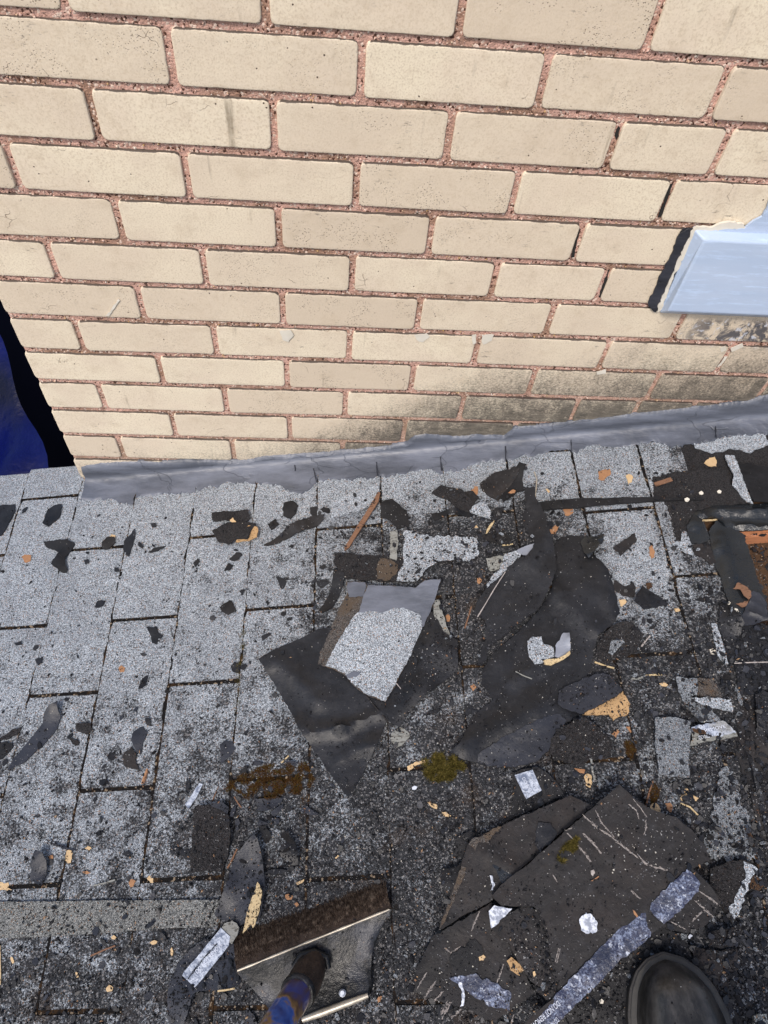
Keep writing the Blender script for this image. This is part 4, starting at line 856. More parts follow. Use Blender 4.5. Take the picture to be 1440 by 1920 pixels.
sheet('tar_membrane', 'wet', K1([(860, 1170), (960, 1230), (1100, 1290), (1165, 1330), (1240, 1560), (1300, 1740), (1340, 1900)]) + K2([(1380, 200), (1430, 320), (1440, 480), (1160, 560), (1100, 480), (1040, 420), (940, 160), (900, 0)]) + K1([(850, 1700), (800, 1480), (770, 1300)]), 6, 3, [('ridge', (1350, 1010), (1385, 1160), 6, 12), ('bump', (1420, 1130), 5, 20), ('bump', (1345, 1030), 5, 10)], res=7, jag=1.6, label='long glossy black membrane strip running down beside the bare brown board', cat='membrane')
sheet('rust_tear', 'wood_brown', K2([(1050, 140), (1110, 70), (1180, 110), (1250, 170), (1255, 230), (1200, 330), (1150, 350), (1080, 310), (1160, 300), (1230, 270), (1170, 220), (1130, 150)]), 15, 1.4, None, jag=2, label='rust brown ragged tear patch in the glossy membrane strip', cat='membrane')
sheet('crinkled_tar', 'felt_blue', K2([(1250, 180), (1340, 190), (1400, 260), (1430, 400), (1440, 500), (1300, 540), (1160, 560), (1160, 420), (1220, 300)]), 13.5, 1.6, [('ridge', (1405, 1130), (1438, 1150), 3, 3), ('ridge', (1400, 1150), (1438, 1165), 3, 3)], res=5, amp=2, jag=2, label='crinkled purple grey tar at the lower end of the glossy membrane', cat='membrane')
sheet('felt_scrap', 'felt_brown', K1([(590, 1450), (700, 1420), (775, 1430), (810, 1500), (860, 1650), (790, 1660), (720, 1600), (620, 1560)]), 8, 2, label='matt purple black scrap under the small glossy flap', cat='felt scrap')
sheet('felt_sheet', 'felt', K2([(890, 330), (960, 280), (1050, 420), (1110, 490), (1155, 560), (1110, 680), (1040, 760), (980, 830), (940, 720), (880, 560)]), 8.4, 2, label='dark felt strip left of the nail head at the right', cat='felt sheet')
sheet('nail', 'filler', K2([(1045, 385), (1070, 362), (1100, 370), (1112, 400), (1098, 430), (1060, 432), (1042, 410)]), 13, 2, jag=.1, label='round pale nail head in the black felt at the right', cat='nail')
sheet('nail', 'filler', K2([(985, 300), (1000, 285), (1018, 296), (1012, 320), (990, 322)]), 12, 2, jag=.1, label='small nail head above the larger nail head at the right', cat='nail')
sheet('felt_sheet', 'felt', K2([(1160, 562), (1300, 545), (1440, 560), (1600, 560), (1600, 985), (1440, 985), (1060, 985), (990, 985), (975, 860), (1100, 700)]), 6, 2.4, None, res=12, label='flat dark felt sheet at the right edge with a straight lower overlap', cat='felt sheet')
sheet('felt_sheet', 'felt', K2([(1058, 978), (1440, 968), (1620, 965), (1620, 1340), (1440, 1330), (1140, 1330), (1100, 1270), (1090, 1120)]), 9, 2.4, None, res=12, jag=.5, label='second flat felt sheet down the right edge with a pale line at its top', cat='felt sheet')
fibre(K2([(1060, 984), (1250, 975), (1440, 971)]), 'pale line along the top of the second flat felt sheet', 'scuff', 12.6, 1.4, 'crease_line')
sheet('felt_sheet', 'felt', K2([(1290, 1335), (1440, 1325), (1640, 1320), (1640, 1920), (1440, 1920), (1380, 1890), (1310, 1760), (1295, 1560)]), 12, 2.4, None, res=12, label='dark felt sheet at the right edge, lowest of the stacked layers', cat='felt sheet')
sheet('felt_sheet', 'felt_brown', K2([(1145, 1420), (1290, 1400), (1300, 1760), (1385, 1900)]) + [(1432, 1396), (1470, 1396), (1520, 1640), (1440, 1625), (1405, 1490), (1375, 1400)], 7, 2, None, res=14, label='brown dusty felt layer below the lowest dark felt sheet at the right edge', cat='felt sheet')
sheet('felt_strip', 'felt', Z(1240, 1380, 6, [(860, 60), (960, 280), (1050, 560), (1130, 880), (1200, 1190), (1260, 1180), (1200, 900), (1100, 600), (1010, 330), (960, 300)]), 10.5, 2, None, res=12, label='narrow dark strip of felt running down the right edge', cat='felt strip')
sheet('shingle_scrap', 'gran_mid', Z(1240, 1380, 6, [(700, 350), (770, 380), (840, 560), (880, 760), (1000, 900), (1000, 1030), (940, 1120), (1010, 1280), (1040, 1400), (800, 1400), (560, 1380), (480, 1180), (560, 1000), (600, 640), (660, 480)]), 8.2, 2, None, jag=5, res=14, label='grey worn shingle area right of the large felt slab', cat='shingle piece')
ch = tag(empty('broken_shingle_wedge', RW(*uv(1375, 1660), .02)), 'wedge shaped broken shingle with a pale right edge, pointing down at the lower right', 'shingle piece')
sheet('granule_face', 'gran_dark', H7([(1070, 440), (1200, 392), (1290, 390), (1345, 430), (1350, 470), (1320, 530), (1215, 806), (1180, 742), (1115, 640), (1070, 520)]), 16, 5, [('tilt', (1350, 1650), (1400, 1650), 6)], ch, res=8)
sheet('worn_edge', 'gran_light', H7([(1275, 395), (1345, 430), (1350, 470), (1320, 530), (1215, 806), (1182, 740), (1220, 640), (1260, 560), (1290, 480)]), 21.2, .7, [('tilt', (1350, 1650), (1400, 1650), 6)], ch, res=8, jag=3)
sheet('rotten_bark', 'deckwood', H7([(1290, 180), (1320, 180), (1345, 240), (1370, 350), (1385, 440), (1365, 400), (1330, 280)]), 13, 4, None, res=5, label='thin brown bark strip standing above the broken wedge at the lower right', cat='bark')
sheet('rotten_bark', 'deckwood', H7([(1320, 520), (1350, 480), (1400, 500), (1415, 550), (1390, 580), (1330, 570)]), 13, 6, None, res=5, label='dark rusty brown lump right of the broken wedge', cat='bark')
# --- stack lower right
sheet('felt_sheet', 'felt_dark', [(960, 1448), (985, 1442), (1010, 1440), (1045, 1468), (1057, 1490), (1020, 1508), (975, 1527), (920, 1555), (884, 1578), (872, 1612), (852, 1600), (855, 1572), (880, 1558), (905, 1566), (955, 1530), (966, 1482)], 10, 2.2, [('bump', (1010, 1445), 5, 25)], label='black felt sheet peeking out above the stack of slabs, lower right', cat='felt sheet')
sheet('felt_sheet', 'felt_dark', H6([(300, 655), (400, 640), (440, 600), (430, 700), (380, 830), (330, 820), (300, 740)]), 9, 2.2, label='small black felt corner left of the slab stack', cat='felt sheet')
tg = tag(empty('printed_tab', RW(*uv(985, 1470), .015)), 'small silver tab with print on the black felt above the slab stack', 'release strip')
sheet('tab_film', 'silver', H3([(15, 640), (115, 612), (168, 725), (80, 775)]), 15.0, 1.2, [('bump', (1000, 1450), 3, 12)], tg, jag=.5)
sheet('felt_slab', 'felt_brown', [(877, 1583), (889, 1573), (960, 1540), (1069, 1491), (1090, 1500), (1113, 1512), (1050, 1563), (985, 1622), (945, 1655), (920, 1690), (870, 1715), (822, 1745), (838, 1690), (864, 1625)], 18, 9, [('step', (900, 1640), (850, 1700), -3), ('ridge', (905, 1600), (990, 1650), 4, 12)], res=9, jag=.8, label='brown black slab at the back left of the stack with a worn left rim', cat='felt slab')
sheet('worn_rim', 'gran_worn', H6([(475, 492), (500, 455), (620, 400), (700, 370), (620, 450), (590, 545), (540, 545)]), 27.6, .6, [('step', (900, 1640), (850, 1700), -3)], jag=2.5, label='worn brown corner of the back left slab', cat='felt slab')
sheet('worn_rim', 'gran_worn', H6([(430, 630), (460, 640), (430, 740), (370, 870), (320, 990), (290, 1030), (310, 960), (370, 800)]), 26.5, .6, [('step', (900, 1640), (850, 1700), -3)], jag=1, label='worn grey left rim of the back left slab', cat='felt slab')
sheet('felt_scrap', 'felt', H6([(905, 420), (925, 350), (1000, 355), (1045, 420), (1000, 490), (925, 525), (905, 480)]), 28, 2, label='round grey scrap lying on the back left slab', cat='felt scrap')
sheet('tar_gash', 'wet', H6([(620, 590), (700, 610), (800, 670), (815, 700), (780, 740), (690, 740), (660, 680)]), 28.5, 1.2, None, jag=2, label='glossy black gash on the back left slab', cat='tar')
sheet('white_squiggle', 'white', H6([(610, 690), (628, 692), (632, 730), (645, 750), (632, 785), (612, 790), (628, 760), (618, 725)]), 29.2, .8, None, jag=1, step=2, label='small white paint squiggle on the back left slab', cat='paint mark')
sheet('felt_slab', 'felt_brown', [(809, 1757), (830, 1745), (922, 1692), (926, 1728), (935, 1755), (952, 1765), (985, 1825), (1002, 1862), (960, 1890), (930, 1915), (905, 1908), (878, 1888), (850, 1886), (800, 1870), (776, 1860), (782, 1815), (800, 1780)], 13, 9, [('bump', (870, 1800), -2, 25), ('ridge', (820, 1770), (790, 1850), 3, 10)], res=9, jag=1.5, label='lowest brown slab at the lower left of the stack, scuffed white', cat='felt slab')
sheet('tar_smear', 'strip', H6([(350, 1350), (520, 1320), (640, 1380), (750, 1450), (740, 1560), (640, 1540), (520, 1480), (420, 1400)]), 23.2, .5, None, jag=3, label='blue black film smear on the lowest slab', cat='film')
sheet('white_squiggle', 'white', H6([(410, 1380), (432, 1380), (442, 1420), (452, 1470), (440, 1530), (420, 1535), (434, 1490), (430, 1430)]), 23.6, .8, None, jag=1, step=2, label='longer white paint squiggle on the lowest slab', cat='paint mark')
sheet('hollow_patch', 'felt_dark', H6([(350, 1230), (400, 1180), (480, 1100), (560, 1140), (560, 1230), (530, 1310), (440, 1345), (370, 1320)]), 22.4, .9, None, jag=3, label='dark scalloped hollow torn in the lowest slab', cat='felt slab')
sheet('felt_slab', 'felt_brown', [(923, 1737), (945, 1715), (985, 1698), (1010, 1705), (1022, 1746), (1034, 1804), (1048, 1850), (1032, 1884), (1008, 1858), (985, 1825), (950, 1763), (932, 1752)], 27, 6, [('tilt', (960, 1740), (1040, 1800), 3)], res=9, jag=1, label='brown tongue shaped slab in the middle of the stack', cat='felt slab')
sheet('film_scrap', 'white', H6([(605, 920), (640, 882), (755, 905), (640, 1020), (620, 1030)]), 33.5, .9, None, jag=1, label='white silvery film triangle between the stacked slabs', cat='film')
sheet('wood_splinter', 'wood', H6([(720, 1240), (750, 1215), (830, 1280), (835, 1300), (805, 1335), (745, 1300)]), 25, 3, None, jag=1.5, res=5, label='orange wood flake wedged under the brown tongue shaped slab', cat='wood splinter')
P3 = [(1160, 1473), (1192, 1502), (1215, 1516), (1247, 1527), (1267, 1533), (1300, 1562), (1322, 1588), (1331, 1612), (1298, 1630), (1330, 1660), (1350, 1690), (1338, 1715), (1322, 1735), (1283, 1750), (1240, 1738), (1190, 1775), (1120, 1822), (1050, 1868), (1040, 1840), (1034, 1804), (1024, 1750), (1012, 1712), (1002, 1700), (985, 1700), (940, 1697), (921, 1680), (950, 1650), (985, 1624), (1070, 1550)]
P3B = [('tilt', (1050, 1700), (1200, 1560), 3), ('bump', (1160, 1480), 4, 40)]
sheet('felt_slab', 'felt_brown', P3, 34, 6, P3B, res=10, jag=.7, seed=2, label='biggest grey black slab on top of the stack, scratched white, above the boot', cat='felt slab')
# scratches on the big slab
scr = [H7([(250, 100), (330, 170), (420, 230), (520, 310), (600, 370)]), H7([(330, 70), (370, 150), (450, 240)]), H7([(545, 35), (590, 70), (605, 120)]), H7([(250, 215), (310, 270), (365, 340)]), H7([(265, 225), (330, 300)]), H7([(215, 290), (260, 340), (300, 395)]),
       H7([(650, 130), (655, 180), (640, 225)]), H7([(630, 400), (700, 430), (790, 452)]), H7([(600, 350), (640, 400), (660, 420)]), H7([(150, 215), (185, 250)]), H7([(60, 485), (85, 525)]), H7([(560, 585), (615, 635)]), H7([(75, 1035), (95, 950)]), H7([(85, 1040), (103, 960)]), H7([(1000, 590), (1060, 630), (1125, 680)]), H7([(970, 650), (1080, 750)]), H7([(950, 780), (1010, 720)]), H7([(820, 785), (905, 830)]), H7([(570, 0), (620, 60), (655, 110)]), H7([(180, 180), (130, 200)])]
big = [o for o in SURF if o.get('label', '').startswith('biggest')][0]
fb = bendfn(P3B, 2, .0008)
def decal(px, wd, mat, name, parent, h, fbend, jag=.0012, lift=.0003, solid=False):
    pts = [Vector(uv(x, y, h)) for x, y in px]; L = [0]
    for a_, b_ in zip(pts, pts[1:]): L.append(L[-1]+(b_-a_).length)
    def atl(d):
        for i in range(len(pts)-1):
            if d <= L[i+1] or i == len(pts)-2:
                return pts[i].lerp(pts[i+1], (d-L[i])/(L[i+1]-L[i])), (pts[i+1]-pts[i]).normalized()
    vs, fs = [], []; n = max(6, int(L[-1]*1000*(1.3+.25*wd)))
    for _ in range(n):
        d = random.uniform(0, L[-1]); p, e = atl(d); f = Vector((-e.y, e.x)); amp = wd/2000*(.4+.6*math.sin(math.pi*d/L[-1]))*(.6+.8*abs(noise.noise(Vector((d*90, wd, 1)))))
        p = p+f*random.gauss(0, .55)*amp; ln = random.uniform(.0006, .0030); w2 = random.uniform(.00015, .00055); t = random.gauss(0, .35); e2 = (e+f*t).normalized(); f2 = Vector((-e2.y, e2.x))
        b0 = len(vs); z_ = h/1000+fbend(p.x, p.y)+lift+.0002
        for q, zz in ((p-e2*ln, z_-.0002), (p-f2*w2, z_-.0002), (p+e2*ln, z_-.0002), (p+f2*w2, z_-.0002), (p, z_+.0003)): vs.append(RW(q.x, q.y, zz))
        for k in range(4): fs.append((b0+(k+1) % 4, b0+k, b0+4))
    return mk(name, vs, fs, mat, parent, smooth=False)
for i, q in enumerate(scr): decal(q, [3.6, 1.6, 2, 4.5, 2.5, 4, 1.8, 4, 3, 2, 2.4, 2.5, 1, 1, 3, 2.4, 3, 2, .9, 1][i], 'scuff', 'scratch', big, 40, fb)
low = [o for o in SURF if o.get('label', '').startswith('lowest brown')][0]
fl_ = bendfn([('bump', (870, 1800), -2, 25), ('ridge', (820, 1770), (790, 1850), 3, 10)], 1, 0)
for q, wd in ((H6([(490, 1055), (545, 920)]), 3), (H6([(320, 1155), (360, 1185), (420, 1150)]), 3), (H6([(185, 1500), (215, 1440), (262, 1375)]), 3.5), (H6([(145, 1420), (205, 1315)]), 3), (H6([(255, 1500), (310, 1435)]), 3), (H6([(295, 1585), (360, 1500)]), 6), (H6([(305, 1610), (370, 1500)]), 2), (H6([(365, 1600), (425, 1555)]), 5), (H6([(655, 1390), (700, 1260)]), 3), (H6([(750, 1640), (765, 1590)]), 2)):
    decal(q, wd, 'scuff', 'scratch', low, 22.3, fl_)
sheet('paint_spot', 'white', H7([(228, 765), (270, 722), (300, 730), (345, 790), (340, 845), (300, 850), (250, 845), (232, 800)]), 42.5, 1, None, jag=2, step=2, label='square white paint spot on the biggest slab', cat='paint mark')
sheet('moss_bed', 'felt_dark', H7([(90, 420), (75, 380), (150, 290), (200, 265), (205, 310), (140, 370), (115, 420)]), 42, 1.5, None, label='dark crust under the moss clump on the biggest slab', cat='moss')
sheet('film_patch', 'strip', H7([(915, 445), (960, 480), (1000, 540), (990, 592), (880, 700), (770, 800), (735, 770), (680, 702), (690, 660), (800, 550)]), 42, 1, [('tilt', (1050, 1700), (1200, 1560), 3)], jag=1.8, res=6, amp=1.2, label='blue black crinkled film square at the right end of the biggest slab', cat='film')
# release strip with lettering
st = tag(empty('release_strip', RW(*uv(1100, 1830), .03)), 'long blue and white crinkled release strip beside the boot, printed DO NOT REMOVE', 'release strip')
sheet('strip_film', 'strip', H7([(660, 685), (655, 730), (665, 815), (690, 850), (685, 880), (600, 950), (480, 1040), (350, 1180), (220, 1300), (90, 1430), (20, 1490), (-90, 1490), (-50, 1440), (70, 1260), (200, 1120), (330, 980), (470, 840), (580, 770), (620, 740)]), 41, 1, [('ridge', (1090, 1840), (1200, 1740), 3, 5)], st, jag=1.5, res=6, amp=1.4)
sheet('strip_border', 'felt_brown', Z(960, 1640, 5.143, [(375, 1215), (430, 1175), (400, 1240), (330, 1330), (250, 1400), (150, 1460), (120, 1440), (240, 1320)]), 41, 1, None, st, jag=.5)
def lettering(txt, px0, px1, size, h, mat, parent, flipy=False):
    cu = bpy.data.curves.new('lettering', 'FONT'); cu.body = txt; cu.size = 1; cu.extrude = 0; cu.align_y = 'CENTER'
    to = bpy.data.objects.new('lettering', cu); COL.objects.link(to); bpy.context.view_layer.update()
    dg = bpy.context.evaluated_depsgraph_get(); me = bpy.data.meshes.new_from_object(to.evaluated_get(dg)); bpy.data.objects.remove(to)
    xs = [v.co.x for v in me.vertices]; Lx = max(xs)-min(xs)
    a = Vector(uv(*px0, h)); b = Vector(uv(*px1, h)); d = (b-a); e = d.normalized()
    nrm = Vector((e.y, -e.x))               # text up, in (u,v); v runs towards the viewer
    vs = [RW(*(a + d*((v.co.x-min(xs))/Lx) + nrm*v.co.y*size/1000), h/1000) for v in me.vertices]
    fs = [tuple(p.vertices) for p in me.polygons]
    c = sum(vs, Vector())/len(vs)
    return mk('lettering', vs, fs, mat, parent, smooth=False, origin=c)
SX = lambda p: Z(960, 1640, 5.143, [p])[0]
lettering('DO NOT REMOVE', SX((452, 1232)), SX((190, 1470)), 9, 43, 'bluewhite', st)
lettering('DO NOT REMOVE', SX((440, 1390)), SX((300, 1560)), 8, 44.5, 'bluewhite', st)
lettering('DO NOT', K2([(665, 1822)])[0], K2([(805, 1795)])[0], 8, 19.6, 'bluewhite', tb)
lettering('REMOVE', K2([(730, 1740)])[0], K2([(960, 1690)])[0], 7, 22, 'bluewhite', tb)
lettering('DO NOT', H3([(62, 655)])[0], H3([(112, 745)])[0], 7, 17.2, 'bluewhite', tg)
lettering('REMOVE', H3([(90, 640)])[0], H3([(140, 728)])[0], 6, 17.2, 'bluewhite', tg)
# felt under boot etc
sheet('felt_sheet', 'felt_dark', [(1050, 1868), (1120, 1822), (1222, 1735), (1285, 1752), (1300, 1800), (1400, 1920), (1440, 2000), (1000, 2000), (1010, 1905)], 11, 3, None, res=14, label='dark smooth felt sheet the boot stands on', cat='felt sheet')
sheet('felt_sheet', 'felt_brown', H7([(942, 950), (1050, 958), (1165, 962), (1240, 955), (1252, 1050), (1225, 1180), (1205, 1320), (1200, 1440), (1200, 1560), (1120, 1540), (1060, 1350), (1000, 1180), (960, 1050)]), 12, 2.6, None, label='grey black felt piece with a straight top, right of the boot', cat='felt sheet')
sheet('stone_chip', 'stone', H7([(1350, 1388), (1430, 1375), (1445, 1440), (1440, 1500), (1360, 1500), (1348, 1440)]), 9, 8, None, res=6, label='pale square stone chip in the bottom right corner', cat='stone')
sheet('shingle_scrap', 'gran_dark', H7([(1040, 850), (1150, 830), (1270, 810), (1240, 900), (1200, 945), (1100, 950), (1045, 940)]), 10, 2.5, None, label='dark shingle scrap between the broken wedge and the felt piece right of the boot', cat='shingle scrap')
# --- lower left
chip(H1([(340, 55), (345, 130), (320, 200), (250, 280), (180, 350), (120, 400), (52, 436), (75, 370), (150, 280), (230, 180), (260, 120), (300, 78)]), 'long slate coloured felt scrap leaning on the left shingles', 'felt_blue', lift=4, jag=1.6)
chip(H1([(742, 268), (752, 220), (800, 185), (828, 215), (800, 290), (792, 342), (765, 330)]), 'upper half of the folded dark scrap on the left shingles', 'felt_blue', lift=4)
chip(H1([(690, 350), (740, 300), (765, 340), (765, 385), (782, 430), (740, 425), (700, 410)]), 'lower half of the folded dark scrap on the left shingles', 'felt_brown', lift=3)
chip(H1([(188, 960), (225, 888), (262, 900), (276, 960), (270, 1020), (240, 1085), (175, 1060)]), 'slate coloured felt scrap crossing the slot near the left bottom', 'felt_blue')
chip(H1([(1240, 290), (1265, 268), (1298, 270), (1328, 312), (1300, 345), (1245, 395)]), 'dark grey quarter round scrap on a long shingle edge', 'felt_blue')
chip(H1([(428, 172), (510, 168), (522, 205), (490, 232), (430, 212)]), 'black gritty scrap at the long shingle edge, middle left', 'gran_dark')
chip(H1([(395, 250), (440, 262), (440, 290), (408, 285)]), 'small black gritty crumb below the gritty scrap, middle left', 'gran_dark')
chip(H1([(258, 820), (300, 842), (370, 862), (430, 882), (380, 880), (300, 858)]), 'thin slate coloured sliver above the slot near the left bottom', 'felt_blue')
chip(H1([(820, 140), (850, 145), (848, 185), (828, 180)]), 'small dark crumb above the folded dark scrap')
chip(H1([(-30, 280), (70, 278), (72, 300), (10, 370), (-30, 390)]), 'dark scrap cut by the left edge at mid height', 'felt_dark')
chip(H1([(0, 260), (60, 210), (130, 180), (110, 215), (40, 262)]), 'dark gritty sliver near the left edge at mid height', 'gran_dark')
chip(H1([(690, 900), (720, 885), (745, 905), (715, 922)]), 'faint small dark scrap on the lower left shingles')
sheet('shingle_scrap', 'gran_dark', H1([(1098, 660), (1110, 640), (1180, 628), (1240, 650), (1292, 692), (1305, 780), (1292, 880), (1250, 1003), (1160, 1000), (1080, 1010), (1072, 880), (1085, 780)]), 9, 4, [('bump', (370, 1520), 4, 25)], label='black gritty rectangular shingle scrap left of the slate coloured blade', cat='shingle scrap')
chip(H1([(960, 868), (1078, 885), (1075, 945), (1040, 925), (965, 903)]), 'dark felt scrap touching the black gritty rectangle on its left')
chip(H1([(1170, 620), (1250, 612), (1285, 640), (1280, 680), (1230, 650)]), 'grey folded scrap on top of the black gritty rectangle', 'felt_blue', h=13)
sheet('film_sliver', 'silver', H1([(1040, 625), (1120, 505), (1140, 510), (1100, 590), (1060, 650)]), 8, .9, None, label='pale translucent film sliver on the shingle above the black gritty rectangle', cat='film')
chip(H1([(1045, 500), (1068, 488), (1072, 540), (1048, 575)]), 'small dark mark left of the pale film sliver')
# slate blade
sheet('felt_sheet', 'felt_blue', H5([(540, 80), (560, 105), (572, 160), (588, 300), (592, 390), (575, 500), (560, 560), (505, 560), (440, 592), (375, 565), (312, 535), (305, 520), (340, 450), (372, 390), (398, 280), (432, 200), (490, 125)]), 14, 3.2, [('tilt', (450, 1700), (480, 1580), 6)], jag=.6, res=9, label='pointed slate coloured felt blade standing at the lower left of the scraper', cat='felt sheet')
sheet('wood_splinter', 'wood_pale', H5([(548, 340), (565, 370), (573, 410), (568, 460), (560, 500), (540, 560), (522, 600), (512, 575), (500, 590), (482, 612), (464, 630), (480, 560), (500, 480), (528, 400)]), 25, 3, None, jag=1, res=5, label='pale pointed wood splinter on the slate coloured blade', cat='wood splinter')
sheet('felt_sheet', 'felt_blue', H5([(250, 660), (330, 670), (420, 690), (440, 780), (472, 900), (450, 925), (420, 942), (330, 950), (225, 955), (195, 975), (170, 1050), (145, 1120), (120, 1150), (60, 1150), (40, 1100), (45, 960), (60, 880), (100, 800), (150, 738)]), 10, 2.4, [('bump', (440, 1790), 4, 40)], res=10, label='dark slate coloured sheet under the silver printed strip at the bottom', cat='felt sheet')
decal(H5([(45, 988), (120, 978), (188, 970)]), 1.6, 'scuff', 'scratch', SURF[-1], 12.8, bendfn([('bump', (440, 1790), 4, 40)], 1, 0), lift=.0008)
ss = tag(empty('silver_printed_strip', RW(*uv(395, 1780), .02)), 'silver blue printed release strip lying diagonally at the bottom left of the scraper', 'release strip')
sheet('strip_film', 'silver', H5([(300, 655), (345, 600), (400, 650), (390, 700), (300, 810), (195, 935), (165, 905), (125, 868), (135, 845), (220, 750)]), 18, 1.6, [('tilt', (350, 1820), (430, 1730), 4)], ss, jag=.6)
sheet('strip_end', 'wood_grey', H5([(345, 602), (360, 575), (405, 558), (432, 575), (445, 600), (435, 640), (405, 690), (375, 680), (335, 640)]), 20, 2, None, ss, jag=1)
decal(H5([(160, 885), (230, 790), (320, 690)]), 4, 'felt_dark', 'dark_stripe', ss, 22.6, lambda a, b: 0.0006)
lettering('DO NOT REMOVE', H5([(205, 850)])[0], H5([(345, 690)])[0], 8, 23.6, 'bluewhite', ss)
sheet('felt_scrap', 'felt_blue', H5([(490, 1048), (530, 1092), (548, 1150), (475, 1150), (480, 1100)]), 10, 2, None, label='slate coloured corner at the bottom edge left of the scraper handle', cat='felt scrap')
chip(H5([(0, 620), (20, 630), (50, 670), (40, 690), (5, 668)]), 'small dark scrap just below the starter strip')
sheet('starter_strip', 'gran_strip', [(-30, 1691), (100, 1690), (260, 1688), (412, 1687), (412, 1728), (398, 1738), (330, 1740), (280, 1742), (215, 1748), (150, 1752), (60, 1757), (-30, 1760)], 8.2, 2.6, None, jag=.5, res=12, label='level brownish grey starter strip running in from the left edge near the bottom', cat='starter strip')
# scraps in the grit, centre bottom
for pts, lab, mt in (([(500, 540), (560, 500), (650, 470), (780, 455), (800, 500), (780, 540), (700, 570), (640, 600), (600, 590), (530, 600)], 'slate scrap lying in the brown moss', 'felt_blue'),
    ([(410, 700), (560, 700), (740, 680), (790, 700), (760, 770), (620, 850), (500, 870), (400, 830)], 'dark slate scrap just below the brown moss', 'felt_blue'),
    ([(640, 880), (790, 775), (800, 810), (740, 890), (680, 940), (655, 930)], 'small pointed slate scrap under the dark slate scrap', 'felt_blue'),
    ([(1030, 860), (1100, 800), (1200, 860), (1280, 910), (1180, 925), (1060, 890)], 'small slate scrap right of the vertical slot below the moss', 'felt_blue'),
    ([(460, 1070), (480, 985), (530, 1010), (600, 1045), (520, 1055)], 'tiny blue grey triangle above the slate coloured blade', 'felt_blue'),
    ([(470, 1080), (560, 1060), (600, 1130), (640, 1220), (580, 1300), (540, 1290), (520, 1200)], 'dark oval scrap right of the tip of the slate coloured blade', 'felt_dark'),
    ([(775, 1185), (880, 1160), (900, 1230), (980, 1300), (1010, 1480), (1010, 1600), (920, 1610), (900, 1560), (800, 1500), (780, 1400), (880, 1310), (790, 1240)], 'ragged dark slate scrap in the grit, right of the slate coloured blade', 'felt'),
    ([(565, 1720), (600, 1670), (740, 1655), (850, 1670), (840, 1710), (700, 1730)], 'level dark sliver in the grit below the ragged slate scrap', 'felt'),
    ([(210, 340), (250, 290), (315, 262), (320, 400), (290, 460), (240, 440)], 'small black scrap at the upper left rim of the brown moss', 'felt_dark'),
    ([(80, 950), (110, 840), (170, 790), (160, 870), (130, 950)], 'small dark scrap left of the brown moss, lower', 'felt_blue'),
    ([(150, 1000), (200, 970), (225, 1030), (200, 1120), (160, 1140)], 'small dark scrap beside the black gritty rectangle', 'felt_blue'),
    ([(640, 970), (740, 960), (750, 1030), (700, 1060), (650, 1030)], 'small blue grey scrap below the pointed slate scrap', 'felt_blue'),
    ([(800, 190), (900, 190), (1005, 225), (960, 262), (860, 235)], 'dark grey sliver above the brown moss', 'felt_blue'),
    ([(385, 210), (500, 205), (520, 235), (440, 262), (390, 240)], 'small grey scrap above left of the brown moss', 'felt_blue')):
    chip(K6(pts), lab, mt, h=9.5)
chip(H2([(750, 250), (765, 225), (812, 190), (862, 225), (866, 240), (830, 282), (790, 305)]), 'silvery square backing chip below the point of the black felt', 'wood_grey', name='backing_chip', cat='backing scrap')
chip(H2([(940, 120), (970, 98), (1040, 82), (1030, 100), (960, 130)]), 'dark sliver on the shingle right of the silvery chip')
chip(H2([(1170, 70), (1200, 60), (1235, 100), (1180, 130)]), 'dark scrap at a long shingle edge, left of the largest felt sheet')
chip(H2([(655, 655), (680, 675), (690, 735), (655, 735)]), 'small dark upright scrap in the grit below the pointed felt')

# ------------------------------------------------------------------ leaves, bark, splinters
def small(px, mat, label, name, cat, h=None, th=1.3, group=None, jag=.8):
    cx = sum(p[0] for p in px)/len(px); cy = sum(p[1] for p in px)/len(px)
    if h is None: h = drop(cx, cy)
    return sheet(name, mat, px, h, th, [('bump', px[0], 1.5, 6)], None, jag, 2.5, .5, 5, label, cat, group)
bpy.context.view_layer.update()
def build_bvh():
    vs, fs = [], []
    for o in COL.objects:
        if o.type != 'MESH' or o.name.startswith(('ground', 'mortar', 'brick', 'inner', 'sill', 'blue_tarp', 'dark_plastic')): continue
        b = len(vs); mw = o.matrix_world
        vs += [mw @ v.co for v in o.data.vertices]; fs += [tuple(b+i for i in p.vertices) for p in o.data.polygons]
    return BVHTree.FromPolygons(vs, fs)
BVH = build_bvh()
def drop(px, py, default=8.0):
    u_, v_ = uv(px, py, 9)
    hit = BVH.ray_cast(RW(u_, v_, .3), -N, .4)
    return (hit[0]-C0).dot(N)*1000 + .3 if hit[0] is not None else default
def ov(cx, cy, a, b, ang=0, n=8, irr=.25):
    r = math.radians(ang); out = []
    for k in range(n):
        t = 2*math.pi*k/n; f = 1+random.uniform(-irr, irr); x = a*math.cos(t)*f; y = b*math.sin(t)*f
        out.append((cx+x*math.cos(r)-y*math.sin(r), cy+x*math.sin(r)+y*math.cos(r)))
    return out
def tag_small(specs):
    for (cx, cy, a, b, ang, mat, lab, nm, cat) in specs: small(ov(cx, cy, a, b, ang), mat, lab, nm, cat)
small(H3([(945, 770), (955, 755), (985, 750), (965, 725), (985, 715), (1005, 740), (1020, 735), (1028, 758), (1050, 770), (1040, 785), (1015, 778), (985, 770), (955, 785)]), 'leaf', 'tan lobed oak leaf right of the top of the biggest slab', 'oak_leaf', 'leaf')
small(H3([(775, 820), (790, 800), (815, 800), (830, 835), (810, 850), (778, 845)]), 'leaf', 'curled tan leaf at the top edge of the biggest slab', 'dry_leaf', 'leaf')
